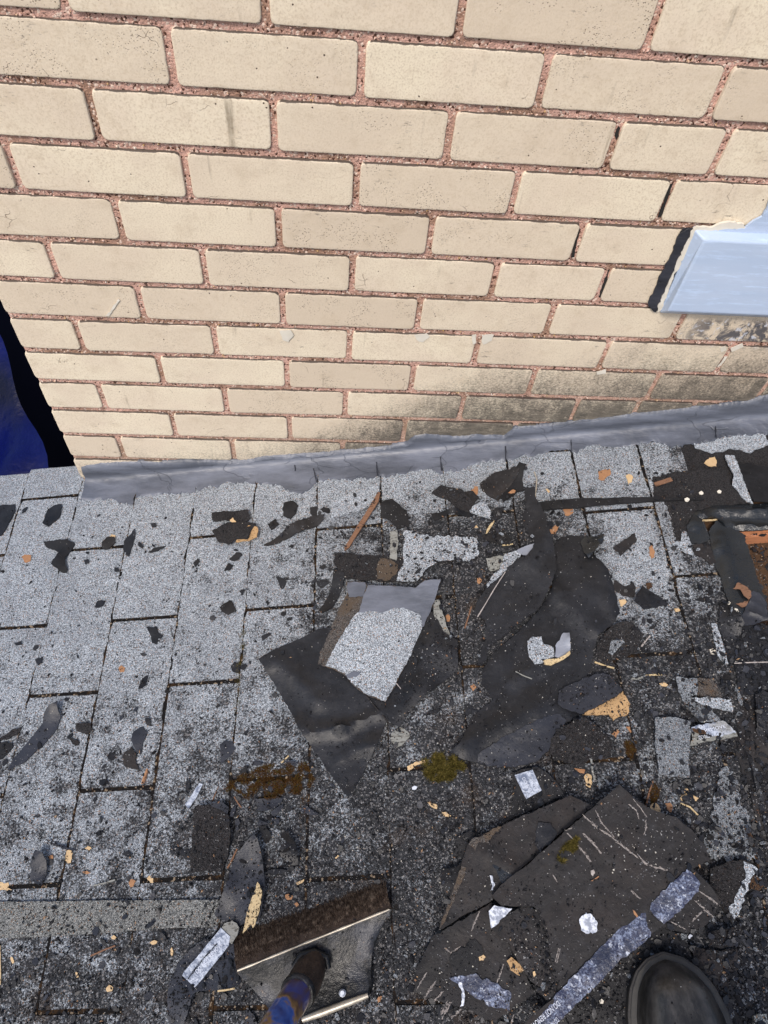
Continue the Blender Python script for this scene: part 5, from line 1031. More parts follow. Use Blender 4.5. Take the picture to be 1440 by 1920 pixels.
small(H3([(860, 800), (890, 795), (903, 815), (895, 850), (880, 840), (870, 820)]), 'bark', 'brown leaf stalk beside the curled tan leaf', 'dry_leaf', 'leaf')
small(H4([(-20, 285), (5, 282), (20, 290), (48, 285), (50, 300), (40, 312), (68, 325), (50, 332), (20, 325), (-20, 335)]), 'leaf', 'tan oak leaf piece cut by the left edge near the bottom', 'oak_leaf', 'leaf')
small(G7([(485, 255), (520, 240), (552, 238), (556, 268), (530, 285), (510, 302), (490, 295)]), 'bark', 'orange brown leaf bit on the black grit below the flashing', 'dry_leaf', 'leaf')
small(G7([(640, 275), (660, 265), (680, 280), (675, 310), (655, 322), (650, 300)]), 'leaf', 'small curled orange leaf right of the orange brown leaf bit', 'dry_leaf', 'leaf')
small(G7([(1080, 205), (1110, 175), (1140, 168), (1152, 190), (1150, 222), (1110, 222)]), 'leaf', 'tan fan shaped leaf bit at the top right below the flashing', 'dry_leaf', 'leaf')
small(G7([(285, 470), (300, 458), (340, 462), (345, 485), (320, 500), (300, 498)]), 'bark', 'orange bark bit under the level black strip', 'bark_chip', 'bark')
small(G7([(210, 580), (245, 550), (262, 560), (245, 600), (222, 602)]), 'bark', 'orange striped bark bit right of the long curved felt', 'bark_chip', 'bark')
small(G7([(770, 680), (785, 665), (802, 700), (800, 735), (785, 742), (775, 720)]), 'bark', 'upright orange wood chip on the pale shingle at the right', 'wood_chip', 'wood chip')
small(G7([(600, 975), (635, 970), (645, 985), (615, 1012), (608, 995)]), 'leaf', 'tan leaf bit at the right rim of the largest felt sheet', 'dry_leaf', 'leaf')
small(G7([(828, 1445), (860, 1440), (878, 1452), (865, 1462), (840, 1458)]), 'leaf', 'oval tan wood chip in the black grit right of the slate coloured felt', 'wood_chip', 'wood chip')
small(G7([(912, 1025), (935, 1020), (948, 1032), (930, 1042), (915, 1038)]), 'leaf', 'small tan chip on the long shingle edge at the right', 'wood_chip', 'wood chip')
small(K3([(375, 360), (400, 345), (420, 312), (455, 312), (462, 350), (450, 400), (420, 435), (390, 400)]), 'bark', 'orange bark chip on the purple brown triangular scrap', 'bark_chip', 'bark')
small(K3([(795, 385), (830, 360), (855, 345), (882, 362), (870, 385), (830, 395)]), 'bark', 'orange chip on the black strip behind the dark quadrilateral', 'bark_chip', 'bark')
small(K3([(385, 760), (412, 730), (460, 770), (430, 775)]), 'leaf', 'yellowish triangular chip below the pale flake', 'wood_chip', 'wood chip')
small(K3([(445, 1350), (480, 1340), (500, 1362), (470, 1410), (450, 1395)]), 'bark', 'pale orange chip left of the long curved felt sheet', 'bark_chip', 'bark')
small(K3([(95, 1770), (120, 1750), (145, 1780), (135, 1830), (105, 1830)]), 'bark', 'orange chip on the shingle right of the ribbed backing curl', 'bark_chip', 'bark')
small(K3([(1215, 345), (1240, 340), (1268, 370), (1250, 385)]), 'leaf', 'small tan chip just above the level black strip', 'wood_chip', 'wood chip')
small(G6([(1205, 1280), (1225, 1268), (1240, 1285), (1220, 1308)]), 'bark', 'orange chip on the shingle left of the largest felt sheet', 'bark_chip', 'bark')
small(H2([(850, 412), (900, 385), (950, 375), (955, 388), (900, 405), (862, 435), (852, 432)]), 'leaf', 'long tan curled leaf left of the green moss tuft', 'dry_leaf', 'leaf')
small(H2([(965, 612), (990, 618), (1020, 632), (1018, 650), (990, 640)]), 'leaf', 'upper of two tan wood chips in the grit under the moss tuft', 'wood_chip', 'wood chip')
small(H2([(1045, 672), (1070, 668), (1098, 688), (1085, 698), (1055, 688)]), 'leaf', 'lower of two tan wood chips in the grit under the moss tuft', 'wood_chip', 'wood chip')
small(H2([(878, 530), (890, 520), (908, 525), (900, 540), (880, 542)]), 'bluewhite', 'bright white paint fleck in the grit under the moss tuft', 'paint_fleck', 'paint fleck')
small(H4([(370, 155), (375, 105), (400, 100), (408, 120), (398, 172), (380, 175)]), 'leaf', 'upright tan wood chip above the slot at the lower left', 'wood_chip', 'wood chip')
small(H4([(272, 140), (285, 130), (300, 140), (295, 152), (278, 152)]), 'bark', 'round orange chip beside the slate coloured scrap at the lower left', 'bark_chip', 'bark')
small(H4([(478, 92), (495, 80), (515, 90), (500, 102)]), 'leaf', 'small tan chip right of the upright tan chip, lower left', 'wood_chip', 'wood chip')
small(H4([(462, 225), (490, 218), (508, 228), (490, 238)]), 'bark', 'small flat orange chip above the starter strip', 'bark_chip', 'bark')
small(H4([(725, 280), (740, 264), (762, 275), (750, 305), (732, 312)]), 'bark', 'rusty red leaf bit above the starter strip', 'dry_leaf', 'leaf')
small(H4([(828, 262), (840, 245), (862, 260), (866, 290), (845, 285)]), 'leaf', 'curled tan leaf bit at the slot above the starter strip', 'dry_leaf', 'leaf')
small(H4([(598, 880), (615, 860), (636, 875), (630, 895), (605, 900)]), 'leaf', 'round tan chip at the bottom left in the dark grit', 'wood_chip', 'wood chip')
small(H4([(628, 590), (642, 580), (655, 592), (645, 605), (630, 602)]), 'leaf', 'round tan chip directly below the starter strip', 'wood_chip', 'wood chip')
small(H4([(845, 622), (870, 608), (885, 615), (870, 632), (850, 630)]), 'leaf', 'tan chip below the right end of the starter strip', 'wood_chip', 'wood chip')
small(H4([(960, 660), (968, 648), (975, 670), (968, 698), (960, 690)]), 'leaf', 'thin upright tan chip left of the silver printed strip', 'wood_chip', 'wood chip')
small(H4([(62, 705), (72, 702), (80, 735), (70, 740)]), 'leaf', 'thin upright tan chip near the bottom left edge', 'wood_chip', 'wood chip')
small(H4([(425, 790), (435, 788), (442, 815), (432, 820)]), 'leaf', 'small upright tan chip in the dark grit at the bottom left', 'wood_chip', 'wood chip')
small(H5([(705, 415), (725, 408), (748, 418), (740, 440), (715, 442)]), 'bark', 'orange chip above the teeth of the scraper', 'bark_chip', 'bark')
small(H5([(755, 465), (770, 455), (782, 470), (768, 482)]), 'bark', 'small orange chip nearest the scraper teeth', 'bark_chip', 'bark')
small(H5([(765, 348), (790, 335), (815, 318), (822, 325), (800, 345), (775, 358)]), 'leaf', 'small tan stick in the slot above the scraper', 'wood_chip', 'wood chip')
small(H5([(985, 205), (1000, 190), (1008, 195), (990, 212)]), 'leaf', 'tiny tan chip in the grit above the scraper', 'wood_chip', 'wood chip')
small(H5([(1222, 1000), (1240, 980), (1250, 985), (1240, 1012), (1228, 1020)]), 'bark', 'orange chip right of the lower end of the scraper', 'bark_chip', 'bark')
small(H6([(540, 1215), (570, 1200), (585, 1215), (570, 1238), (545, 1240)]), 'leaf', 'tan wood chip on the lowest slab', 'wood_chip', 'wood chip')
small(H6([(888, 1310), (900, 1305), (908, 1330), (895, 1345)]), 'leaf', 'small tan chip on the brown tongue shaped slab', 'wood_chip', 'wood chip')
small(H7([(300, 455), (320, 448), (328, 470), (315, 490), (303, 478)]), 'scuff', 'pinkish chip on the biggest slab', 'wood_chip', 'wood chip')
small(H7([(300, 520), (350, 488), (355, 494), (312, 522)]), 'bark', 'thin orange splinter under the pinkish chip on the biggest slab', 'wood_splinter', 'wood chip')
small(H7([(570, 705), (582, 712), (605, 745), (600, 756), (580, 735)]), 'bark', 'orange splinter at the upper end of the release strip', 'wood_splinter', 'wood chip')
small(H7([(355, 1290), (370, 1278), (385, 1292), (378, 1310), (360, 1308)]), 'filler', 'small round cream pebble on the dark felt left of the boot', 'pebble', 'pebble')
small(H7([(925, 880), (940, 862), (955, 872), (945, 892), (930, 892)]), 'bluewhite', 'small white square chip at the right of the boot toe', 'paint_fleck', 'paint fleck')
small(H7([(680, 40), (700, 22), (735, 30), (750, 60), (745, 80), (715, 78)]), 'leaf', 'tan leaf lying left of the leaf stalk above the biggest slab', 'dry_leaf', 'leaf')
small(H3([(405, 650), (420, 632), (445, 640), (452, 680), (440, 712), (415, 698)]), 'leaf', 'brown curled leaf left of the gap above the biggest slab', 'dry_leaf', 'leaf')
small(H3([(350, 602), (380, 605), (412, 610), (405, 630), (370, 618)]), 'bark', 'orange brown leaf bit below the rough black gritty scrap', 'dry_leaf', 'leaf')
small(H3([(560, 410), (590, 380), (605, 395), (585, 430)]), 'bark', 'orange leaf bit left of the dark moss at the right', 'dry_leaf', 'leaf')
small(H3([(640, 370), (670, 362), (685, 395), (665, 400)]), 'bark', 'orange leaf bit above the dark moss at the right', 'dry_leaf', 'leaf')
small(K1([(500, 930), (530, 918), (560, 935), (540, 962), (508, 955)]), 'filler', 'greenish pebble left of the torn membrane', 'pebble', 'pebble')
small(K1([(865, 850), (890, 832), (918, 845), (910, 868), (878, 868)]), 'filler', 'cream pebble in the black grit at the top right', 'pebble', 'pebble')
small(K1([(660, 865), (690, 845), (712, 862), (700, 885), (670, 882)]), 'filler', 'cream pebble left of the other cream pebble, top right', 'pebble', 'pebble')
small(K2([(780, 830), (820, 815), (858, 840), (845, 878), (800, 875)]), 'filler', 'pale green pebble beside the narrow pale granule strip', 'pebble', 'pebble')
small(G5([(122, 555), (140, 538), (175, 542), (172, 575), (145, 586)]), 'bark', 'orange leaf stain on the first shingle column, upper left', 'dry_leaf', 'leaf', th=.5)
small(G5([(668, 1178), (682, 1162), (704, 1175), (695, 1200), (675, 1200)]), 'bark', 'orange leaf bit on the third shingle column', 'dry_leaf', 'leaf', th=.6)
small(G5([(615, 440), (630, 425), (650, 430), (645, 445)]), 'leaf', 'tan leaf tip on the curled brown scrap, upper left', 'dry_leaf', 'leaf')
small(G5([(1290, 345), (1310, 330), (1328, 355), (1300, 355)]), 'leaf', 'tan chip on the rectangular black scrap', 'wood_chip', 'wood chip')
small(G5([(500, 1318), (515, 1310), (530, 1318), (520, 1330), (505, 1330)]), 'leaf', 'pinkish pebble in the slot at mid left', 'pebble', 'pebble')
# twigs
def twig(px, label, mat='wood_brown', wd=2.0, cat='twig', h=None):
    m = px[len(px)//2]; hh = h or max(drop(*p) for p in px)+.2
    fibre(px, label, mat, hh, wd, 'twig', cat)
twig(K2([(15, 795), (60, 735), (115, 675)]), 'grey twig in the grit right of the black gritty scrap', 'scuff', 2.4)
twig(K2([(65, 1125), (160, 1115), (275, 1105)]), 'white twig lying level in the grit, right of the slate coloured felt', 'wood_pale', 2.8)
twig(G7([(465, 1325), (520, 1345), (575, 1360)]), 'white twig beside the right rim of the largest felt sheet', 'wood_pale', 2.6)
twig(G7([(668, 1418), (700, 1420), (735, 1410)]), 'pale twig left of the level white twig', 'wood_grey', 2.8)
twig(H3([(445, 550), (450, 610), (465, 668)]), 'grey upright twig below the rough black gritty scrap', 'wood_grey', 2.8)
twig(H3([(948, 800), (1000, 820), (1050, 870)]), 'bent white twig below the oak leaf', 'wood_pale', 2.2)
twig(H3([(795, 670), (770, 740), (752, 825)]), 'thin brown twig above the biggest slab', 'wood_brown', 2)
twig(K3([(385, 1665), (350, 1780), (310, 1910)]), 'thin red brown twig left of the long curved felt sheet', 'wood_brown', 2.2)
twig(H4([(510, 698), (590, 662), (650, 640)]), 'brown twig below the starter strip', 'wood_brown', 2)
twig(H4([(530, 302), (590, 288), (648, 270)]), 'pale grey twig above the starter strip', 'wood_grey', 2.2)
twig(H4([(1335, 95), (1310, 150), (1280, 205)]), 'brown twig between the gritty rectangle and the slate coloured blade', 'wood_brown', 2.6)
twig(H4([(1225, 895), (1270, 890), (1322, 880)]), 'short white straw on the dark slate coloured sheet', 'wood_pale', 2)
twig(H4([(0, 640), (3, 760), (2, 860)]), 'tan straw at the left edge near the bottom', 'wood_pale', 2.4)
twig(H1([(800, 510), (812, 470), (830, 425)]), 'brown twig above the slot at mid left', 'bark', 3)
twig(H1([(830, 440), (820, 480), (808, 505)]), 'dark twig beside the brown twig at mid left', 'wood_brown', 3)
twig(H1([(1195, 605), (1230, 525)]), 'thin dark straw left of the brown moss', 'wood_brown', 1.2)
twig(K6([(775, 220), (830, 170), (875, 125)]), 'tan straw above the brown moss', 'wood_pale', 2)
twig(K6([(140, 680), (190, 760), (235, 825)]), 'dark twig below left of the brown moss', 'wood_brown', 2)
twig(K3([(1090, 150), (1120, 240), (1110, 350), (1100, 450)]), 'shiny curved wire beside the top of the long curved felt sheet', 'edge', 2)
twig(K3([(380, 1170), (560, 1190)]) if False else K3([(730, 978), (800, 972), (850, 962)]), 'pale straw below the brown black scrap, centre right', 'wood_pale', 2)
twig(H3([(20, 58), (60, 80), (112, 100)]), 'thin pale straw on the largest felt sheet', 'wood_grey', 1.6)
twig(K1([(700, 1178), (780, 1176), (865, 1170)]), 'pale straight splinter at the top of the stripped area', 'wood_pale', 3)
twig(K1([(165, 775), (260, 745), (355, 712)]), 'dark flat splinter in the grit at the top right', 'wood_brown', 9)

# ------------------------------------------------------------------ moss
def moss(name, px, n, hmin, hmax, mat, label, r=1.6):
    P2 = [uv(x, y, 9) for x, y in px]; xs = [p[0] for p in P2]; ys = [p[1] for p in P2]; vs, fs = [], []; k = 0
    while k < n:
        u_, v_ = random.uniform(min(xs), max(xs)), random.uniform(min(ys), max(ys))
        if not inside((u_, v_), P2): continue
        k += 1
        if noise.noise(Vector((u_*70, v_*70, 3))) < -.12: continue
        hit = BVH.ray_cast(RW(u_, v_, .3), -N, .4)
        if hit[0] is None: continue
        p = hit[0]-N*.0008; hh = random.uniform(hmin, hmax)/1000*(.6+.8*abs(noise.noise(Vector((u_*60, v_*60, 1))))); d = (N + U*random.uniform(-1.3, 1.3)+V*random.uniform(-1.3, 1.3)).normalized()*hh
        sd2 = Vector((random.uniform(-1, 1), random.uniform(-1, 1), random.uniform(-.3, .3))).normalized()*.00045*r
        s3 = sd2.cross(N).normalized()*.00045*r
        b = len(vs); vs.extend([p-sd2, p+sd2, p+s3, p+d]); fs.extend([(b, b+1, b+3), (b+1, b+2, b+3), (b+2, b, b+3)])
    o = mk(name, vs, fs, mat, None, smooth=False, origin=RW(sum(xs)/len(xs), sum(ys)/len(ys), .008))
    return tag(o, label, 'moss', kind='stuff')
moss('brown_moss', K6([(10, 560), (60, 470), (170, 400), (330, 360), (430, 290), (560, 240), (760, 220), (960, 230), (1060, 200), (1130, 260), (1180, 360), (1220, 450), (1150, 560), (1000, 640), (860, 620), (760, 690), (600, 720), (420, 700), (340, 740), (260, 660), (100, 560), (40, 620)]), 14000, 2.5, 6, 'moss', 'brown and green moss patch on the shingles left of the pointed felt')
moss('moss_tuft', H2([(940, 385), (985, 345), (1060, 340), (1110, 360), (1180, 400), (1165, 430), (1100, 480), (1020, 495), (970, 475), (945, 440)]), 4200, 7, 17, 'moss_green', 'bristly olive moss tuft at a shingle slot below the centre', 1.9)
moss('green_moss', H7([(80, 410), (75, 375), (140, 300), (195, 265), (210, 290), (190, 340), (130, 380), (115, 425)]), 2600, 4, 9, 'moss_green', 'olive moss clump lying on the biggest slab', 1.4)
moss('dark_moss', H3([(600, 490), (640, 440), (700, 450), (700, 500), (660, 560), (640, 555)]), 1800, 3, 6, 'moss', 'dark green moss left of the loose shingle tab')
moss('slot_moss', G5([(1340, 1000), (1375, 945), (1385, 1000), (1350, 1250), (1345, 1430), (1310, 1430), (1322, 1240)]), 1600, 1.5, 4, 'moss_green', 'line of thin moss in a long shingle edge left of the pile')
moss('slot_moss', K6([(1060, 180), (1120, 180), (1130, 700), (1080, 1200), (1030, 1300), (1010, 900)]), 1500, 1.5, 4, 'moss', 'moss growing down the slot below the brown moss patch')
moss('corner_moss', H3([(770, 700), (800, 680), (830, 720), (820, 800), (780, 800)]), 900, 3, 6, 'moss', 'dark moss in the gap above the biggest slab')

# ------------------------------------------------------------------ scraper
sc = tag(empty('roof_scraper', RW(*uv(590, 1790), .02)), 'rusty toothed shingle scraper with a tar smeared pan and blue gold handle, bottom centre', 'scraper')
def at(x, y, h): return RW(*uv(x, y, h), h/1000)
TL, TR = at(441, 1762, 9), at(724, 1662, 9); CL, CRR = at(443, 1818, 34), at(733, 1701, 34)
nt = 15; K = nt*4; vs = []; fs = []
fwd = ((TL-CL)+(TR-CRR)); fwd = fwd.normalized(); pn = fwd.cross((CRR-CL).normalized()).normalized()
if pn.dot(N) < 0: pn = -pn
rows = 5
for lay in (0, 1):
    for i in range(K+1):
        t = i/K; c = CL.lerp(CRR, t); e = TL.lerp(TR, t)
        tooth = (.013, .003, -.004, .003)[i % 4]*random.uniform(.6, 1.2) if i < K else .012
        e2 = e + fwd*tooth
        for j in range(rows):
            p = c.lerp(e2, j/(rows-1)); p = p + pn*(.004*math.sin(j/(rows-1)*math.pi) + .0006*noise.noise(p*90)) - (pn*.0035 if lay else Vector())
            vs.append(p)
W1 = rows; O = (K+1)*rows
for i in range(K):
    for j in range(rows-1):
        q = (i*W1+j, (i+1)*W1+j, (i+1)*W1+j+1, i*W1+j+1); fs.append(q); fs.append(tuple(reversed([x+O for x in q])))
    for j in (0, rows-1):
        q = (i*W1+j, (i+1)*W1+j, (i+1)*W1+j+O, i*W1+j+O); fs.append(q)
for j in range(rows-1):
    for i in (0, K): fs.append((i*W1+j, i*W1+j+1, i*W1+j+1+O, i*W1+j+O))
mk('toothed_plate', vs, fs, 'rust', sc, angle=50)
def tube(name, pts, rads, mat, parent, seg=24, cap=True, squash=1.0):
    vs, fs = [], []
    for i, (p, r) in enumerate(zip(pts, rads)):
        a = pts[max(0, i-1)]; b = pts[min(len(pts)-1, i+1)]; d = (b-a).normalized(); x = d.cross(N).normalized(); y = x.cross(d).normalized()
        for k in range(seg):
            t = 2*math.pi*k/seg; vs.append(p + x*math.cos(t)*r + y*math.sin(t)*r*squash)
    for i in range(len(pts)-1):
        for k in range(seg): fs.append((i*seg+k, i*seg+(k+1) % seg, (i+1)*seg+(k+1) % seg, (i+1)*seg+k))
    if cap: fs.append(tuple(range(seg))[::-1]); fs.append(tuple((len(pts)-1)*seg+k for k in range(seg)))
    return mk(name, vs, fs, mat, parent, angle=50)
tube('crease_bead', [CL.lerp(CRR, t)+N*.001+V*.002 for t in np.linspace(.01, .99, 14)], [.0016+.0006*math.sin(i*2.3) for i in range(14)], 'edge', sc, 8)
bv, bf = [], []
for _ in range(5200):
    t = random.random(); q = random.random()**.8; c_ = CL.lerp(CRR, t); e_ = TL.lerp(TR, t)
    p = c_.lerp(e_, .06+q*.94) + pn*(.0042*math.sin(q*math.pi)+.0004); L_ = random.uniform(.004, .012)*(random.uniform(1, 2.1) if q > .85 else 1)
    d_ = (fwd+(CRR-CL).normalized()*random.gauss(0, .22)+pn*random.uniform(.0, .35)).normalized(); w_ = (CRR-CL).normalized()*random.uniform(.0003, .0008)
    b0 = len(bv); bv += [p-w_, p+w_, p+pn*.0006, p+d_*L_]; bf += [(b0, b0+1, b0+3), (b0+1, b0+2, b0+3), (b0+2, b0, b0+3)]
s_ = Mat('matted_brown_fibre'); M['fibre'] = s_.fin(s_.ramp(s_.noise(140, 5, .7, vec=s_.pos), [(.3, (.012, .008, .006)), (.52, (.07, .050, .038)), (.70, (.20, .155, .12))]), .9, spec=.1)
tag(mk('matted_fibres', bv, bf, 'fibre', sc, smooth=False), None, None, kind='stuff')
# pan behind the crease
PANT = [CL.lerp(CRR, t) + V*.003 for t in np.linspace(0, 1, 13)]
bl = [(505, 1893, 14), (520, 1905, 14), (545, 1912, 14), (570, 1908, 14), (590, 1900, 14), (610, 1893, 14), (630, 1888, 14), (650, 1882, 14), (668, 1876, 14), (680, 1872, 14), (692, 1866, 15), (697, 1861, 16), (698, 1855, 17)]
PANB = [at(*q) for q in bl]
vs = []; fs = []; RR = 9
for lay in (0, 1):
    for i in range(13):
        for j in range(RR+1):
            t = j/RR; p = PANT[i].lerp(PANB[i], t)
            s_in = .012*math.sin(math.pi*t)*(1 if i == 12 else .4 if i > 9 else 0)
            p = p - U*s_in - N*(.009*math.sin(math.pi*t)) + N*.0015*noise.noise(p*40) + N*(.007 if i == 12 else .002 if i == 11 else 0)*min(1, t*4) - (N*.0025 if lay else Vector())
            vs.append(p)
O = 13*(RR+1)
for i in range(12):
    for j in range(RR):
        q = (i*(RR+1)+j, i*(RR+1)+j+1, (i+1)*(RR+1)+j+1, (i+1)*(RR+1)+j); fs.append(q); fs.append(tuple(reversed([x+O for x in q])))
    for j in (0, RR): fs.append((i*(RR+1)+j, (i+1)*(RR+1)+j, (i+1)*(RR+1)+j+O, i*(RR+1)+j+O))
for j in range(RR):
    for i in (0, 12): fs.append((i*(RR+1)+j, i*(RR+1)+j+1, i*(RR+1)+j+1+O, i*(RR+1)+j+O))
mk('pan', vs, fs, 'steel', sc, angle=50)
tube('pan_lip', [at(567, 1912, 15), at(600, 1900, 17), at(640, 1885, 18), at(675, 1872, 18), at(690, 1866, 18)], [.0035, .005, .0045, .004, .003], 'edge', sc, 8)
tube('weld_seam', [at(550, 1812, 30), at(565, 1790, 33), at(590, 1784, 34), at(612, 1795, 33), at(616, 1815, 28)], [.004, .005, .0045, .005, .004], 'steel', sc, 8)
h0 = at(590, 1805, 34); h1 = at(567, 1848, 62); h2 = at(506, 1945, 150)
dir_ = (h2-h1).normalized()
tube('socket', [h0-dir_*.006, h0.lerp(h1, .3), h0.lerp(h1, .7), h1, h1+dir_*.014], [.014, .0205, .0225, .0225, .0225], 'rust', sc)
tube('socket_collar', [h1+dir_*.010, h1+dir_*.012, h1+dir_*.017, h1+dir_*.019], [.0226, .0236, .0236, .0226], 'steel', sc)
tube('handle', [h1+dir_*(.0+.06*k) for k in range(20)], [.0195]*20, 'handle', sc)
tube('rivet', [at(642, 1862, 18), at(642, 1862, 22)], [.005, .003], 'white', sc, 10)

# ------------------------------------------------------------------ boot (toe towards the wall)
bt = tag(empty('work_boot', RW(1.0, 1.05, .015)), 'black rubber boot toe with a raised welt, standing at the bottom right', 'boot')
TOE = .905; LEN = .30; AX = lambda s: 1.000 + .006*s
def halfw(s):   # s 0..1 from toe to heel
    pts = [(0, .0), (.02, .020), (.06, .036), (.12, .048), (.2, .056), (.32, .061), (.42, .059), (.55, .049), (.7, .042), (.85, .042), (.95, .034), (1, .0)]
    for (a, b), (c, d) in zip(pts, pts[1:]):
        if a <= s <= c: t = (s-a)/(c-a); return b+(d-b)*t
    return 0
def outline(scale, n=64):
    L = []
    for k in range(n+1): s = k/n; s = .5-.5*math.cos(math.pi*s); L.append((s, halfw(s)))
    pts = [(AX(s)+w_*scale*1.0, TOE+LEN*s) for s, w_ in L] + [(AX(s)-w_*scale*.93, TOE+LEN*s) for s, w_ in L[::-1][1:-1]]
    return pts
def slab(name, mat, off, n0, n1):
    P = outline(1.0); cu = sum(p[0] for p in P)/len(P); cv = sum(p[1] for p in P)/len(P); m = len(P); vs = []
    for n_, o2 in ((n0, off-.001), (n0+.001, off), (n1-.001, off), (n1, off-.0015)):
        for i, p in enumerate(P):
            a = Vector(P[i-1]); b = Vector(P[(i+1) % m]); d = (b-a).normalized(); q = Vector(p)+Vector((d.y, -d.x))*o2
            vs.append(RW(q.x, q.y, n_))
    fs = [(r*m+i, r*m+(i+1) % m, (r+1)*m+(i+1) % m, (r+1)*m+i) for r in range(3) for i in range(m)] + [tuple(range(m))[::-1], tuple(3*m+i for i in range(m))]
    return mk(name, vs, fs, mat, bt, angle=40)
slab('sole', 'sole', .0085, .0145, .034)
slab('welt', 'welt', .0055, .0342, .0375)
# upper: loft
NS, NR = 40, 30; vs = []; fs = []
for i in range(NS+1):
    s = .5-.5*math.cos(math.pi*i/NS); s = min(max(s, .002), .998)
    w_ = max(halfw(s), .002)*.97
    hh = .052*min(1, (s/.11))**.55 if s < .11 else .052+.012*min(1, (s-.11)/.2)
    if s > .3: hh = .064+.05*min(1, (s-.3)/.3)
    if s > .9: hh *= math.sqrt(max(.02, 1-((s-.9)/.1)**2))
    for k in range(NR+1):
        t = math.pi*k/NR; cx_ = math.cos(t); sy = math.sin(t)
        ex = (abs(cx_)**.8)*(1 if cx_ > 0 else -1); ey = abs(sy)**.72
        crease = .0016*noise.noise(Vector((ex*2, s*28, 1)))*(1 if .2 < s < .6 else .3)
        vs.append(RW(AX(s)+w_*ex*(1 if ex > 0 else .93)*(1-.12*ey), TOE+LEN*s, .0372+hh*ey+crease))
for i in range(NS):
    for k in range(NR): fs.append((i*(NR+1)+k, i*(NR+1)+k+1, (i+1)*(NR+1)+k+1, (i+1)*(NR+1)+k))
mk('upper', vs, fs, 'boot', bt, angle=70)
sc_ = RW(AX(.8), TOE+LEN*.78, .10)
tube('shaft', [sc_-Vector((0, 0, .05)), sc_, sc_+Vector((0, -.01, .08)), sc_+Vector((0, -.03, .18)), sc_+Vector((0, -.05, .26))], [.045, .048, .052, .058, .060], 'boot', bt)
# toe cap seam
seam = []
for k in range(21):
    t = math.pi*(.12+.76*k/20); s = .34-.10*math.sin(t)
    w_ = halfw(s)*.97; hh = .0635; ex = abs(math.cos(t))**.8*(1 if math.cos(t) > 0 else -1); ey = math.sin(t)**.72
    seam.append(RW(AX(s)+w_*ex*(1-.12*ey)*(1 if ex > 0 else .93), TOE+LEN*s, .0372+hh*ey))

# ------------------------------------------------------------------ loose grit
bpy.context.view_layer.update(); BVH = build_bvh()
s_ = None
M['grit_black'] = mat_grit('black_bitumen_crumbs', [(0, (.005, .005, .006)), (.5, (.010, .010, .012)), (1, (.028, .028, .032))])
M['grit_pale'] = mat_grit('pale_stone_granules', [(0, (.07, .07, .075)), (.4, (.18, .18, .19)), (.8, (.36, .36, .36)), (1, (.62, .58, .5))])
M['grit_bark'] = mat_grit('orange_brown_crumbs', [(0, (.08, .045, .03)), (.5, (.22, .12, .07)), (1, (.42, .29, .17))])
def build_skip():
    vs, fs = [], []
    for o in COL.objects:
        if o.type == 'MESH' and (o.name.startswith(('strip_', 'toothed', 'pan', 'handle', 'socket', 'upper', 'sole', 'welt', 'shaft', 'film', 'tab_film', 'paint', 'white_', 'crease', 'coating', 'lettering', 'board_face', 'tar_membrane'))):
            b = len(vs); mw = o.matrix_world; vs += [mw @ v.co for v in o.data.vertices]; fs += [tuple(b+i for i in p.vertices) for p in o.data.polygons]
    return BVHTree.FromPolygons(vs, fs)
SKIP = build_skip()
def scatter(name, n, sizes, mat, label, dens, flat=.6, elong=1.0, ysel=None):
    vs, fs = [], []; k = 0; tries = 0
    while k < n and tries < n*12:
        tries += 1
        px = random.uniform(-30, 1470); py = random.uniform(850, 1960)
        if random.random() > dens(px, py): continue
        u_, v_ = uv(px, py, 9)
        if v_ < .004: continue
        hit = BVH.ray_cast(RW(u_, v_, .12), -N, .2)
        if hit[0] is None or hit[1].dot(N) < .5: continue
        if SKIP.ray_cast(RW(u_, v_, .25), -N, .26)[0] is not None and random.random() < .97: continue
        k += 1; r = random.choice(sizes)/1000*random.uniform(.7, 1.3)
        blob(vs, fs, hit[0]+N*r*.35, r, (1, random.uniform(.5, 1)/elong, flat))
    return tag(mk(name, vs, fs, mat, None, smooth=False), label, 'grit', kind='stuff')
def g0(px, py):
    x = min(max(px, 0), 1439); y = min(max(py, 880), 1959); i = int(x//240); j = int((y-880)//120); a = x/240-i; b = (y-880)/120-j
    return float(GT[j, i]*(1-a)*(1-b)+GT[j, i+1]*a*(1-b)+GT[j+1, i]*(1-a)*b+GT[j+1, i+1]*a*b)
def clump(px, py, f, s): return .5+.9*noise.noise(Vector((px*f, py*f, s)))
def above(px, py): return py > interp(BOTL, px)+8
# slabs and felts carry less
PS1 = [(877, 1583), (960, 1540), (1069, 1491), (1113, 1512), (985, 1622), (920, 1690), (822, 1745), (864, 1625)]
WDG = H7([(1070, 440), (1200, 392), (1290, 390), (1345, 430), (1350, 470), (1320, 530), (1215, 806), (1180, 742), (1115, 640), (1070, 520)])
TAB = H3([(806, 318), (1005, 336), (1000, 500), (985, 665), (822, 640), (800, 480)])
PS2 = [(809, 1757), (922, 1692), (985, 1825), (1002, 1862), (930, 1915), (850, 1886), (776, 1860)]
def onslab(px, py):
    for lst in (P3, LB, FP, LS, PS1, PS2, GP, WDG, TAB):
        if inside((px, py), lst): return True
    return False
d_black = lambda x, y: (0 if not above(x, y) else (g0(x, y)**1.4+.05)*max(0, clump(x, y, .022, 1))*(.25 if onslab(x, y) else 1))
d_pale = lambda x, y: (0 if not above(x, y) else (g0(x, y)**1.3)*max(0, clump(x, y, .02, 5))*(.35 if onslab(x, y) else 1))
d_bark = lambda x, y: (0 if not above(x, y) else (g0(x, y)**1.6)*max(0, clump(x, y, .03, 8)-.25)*(.12 if onslab(x, y) else 1)*(1.8 if 880 < x and y < 960 else 1))
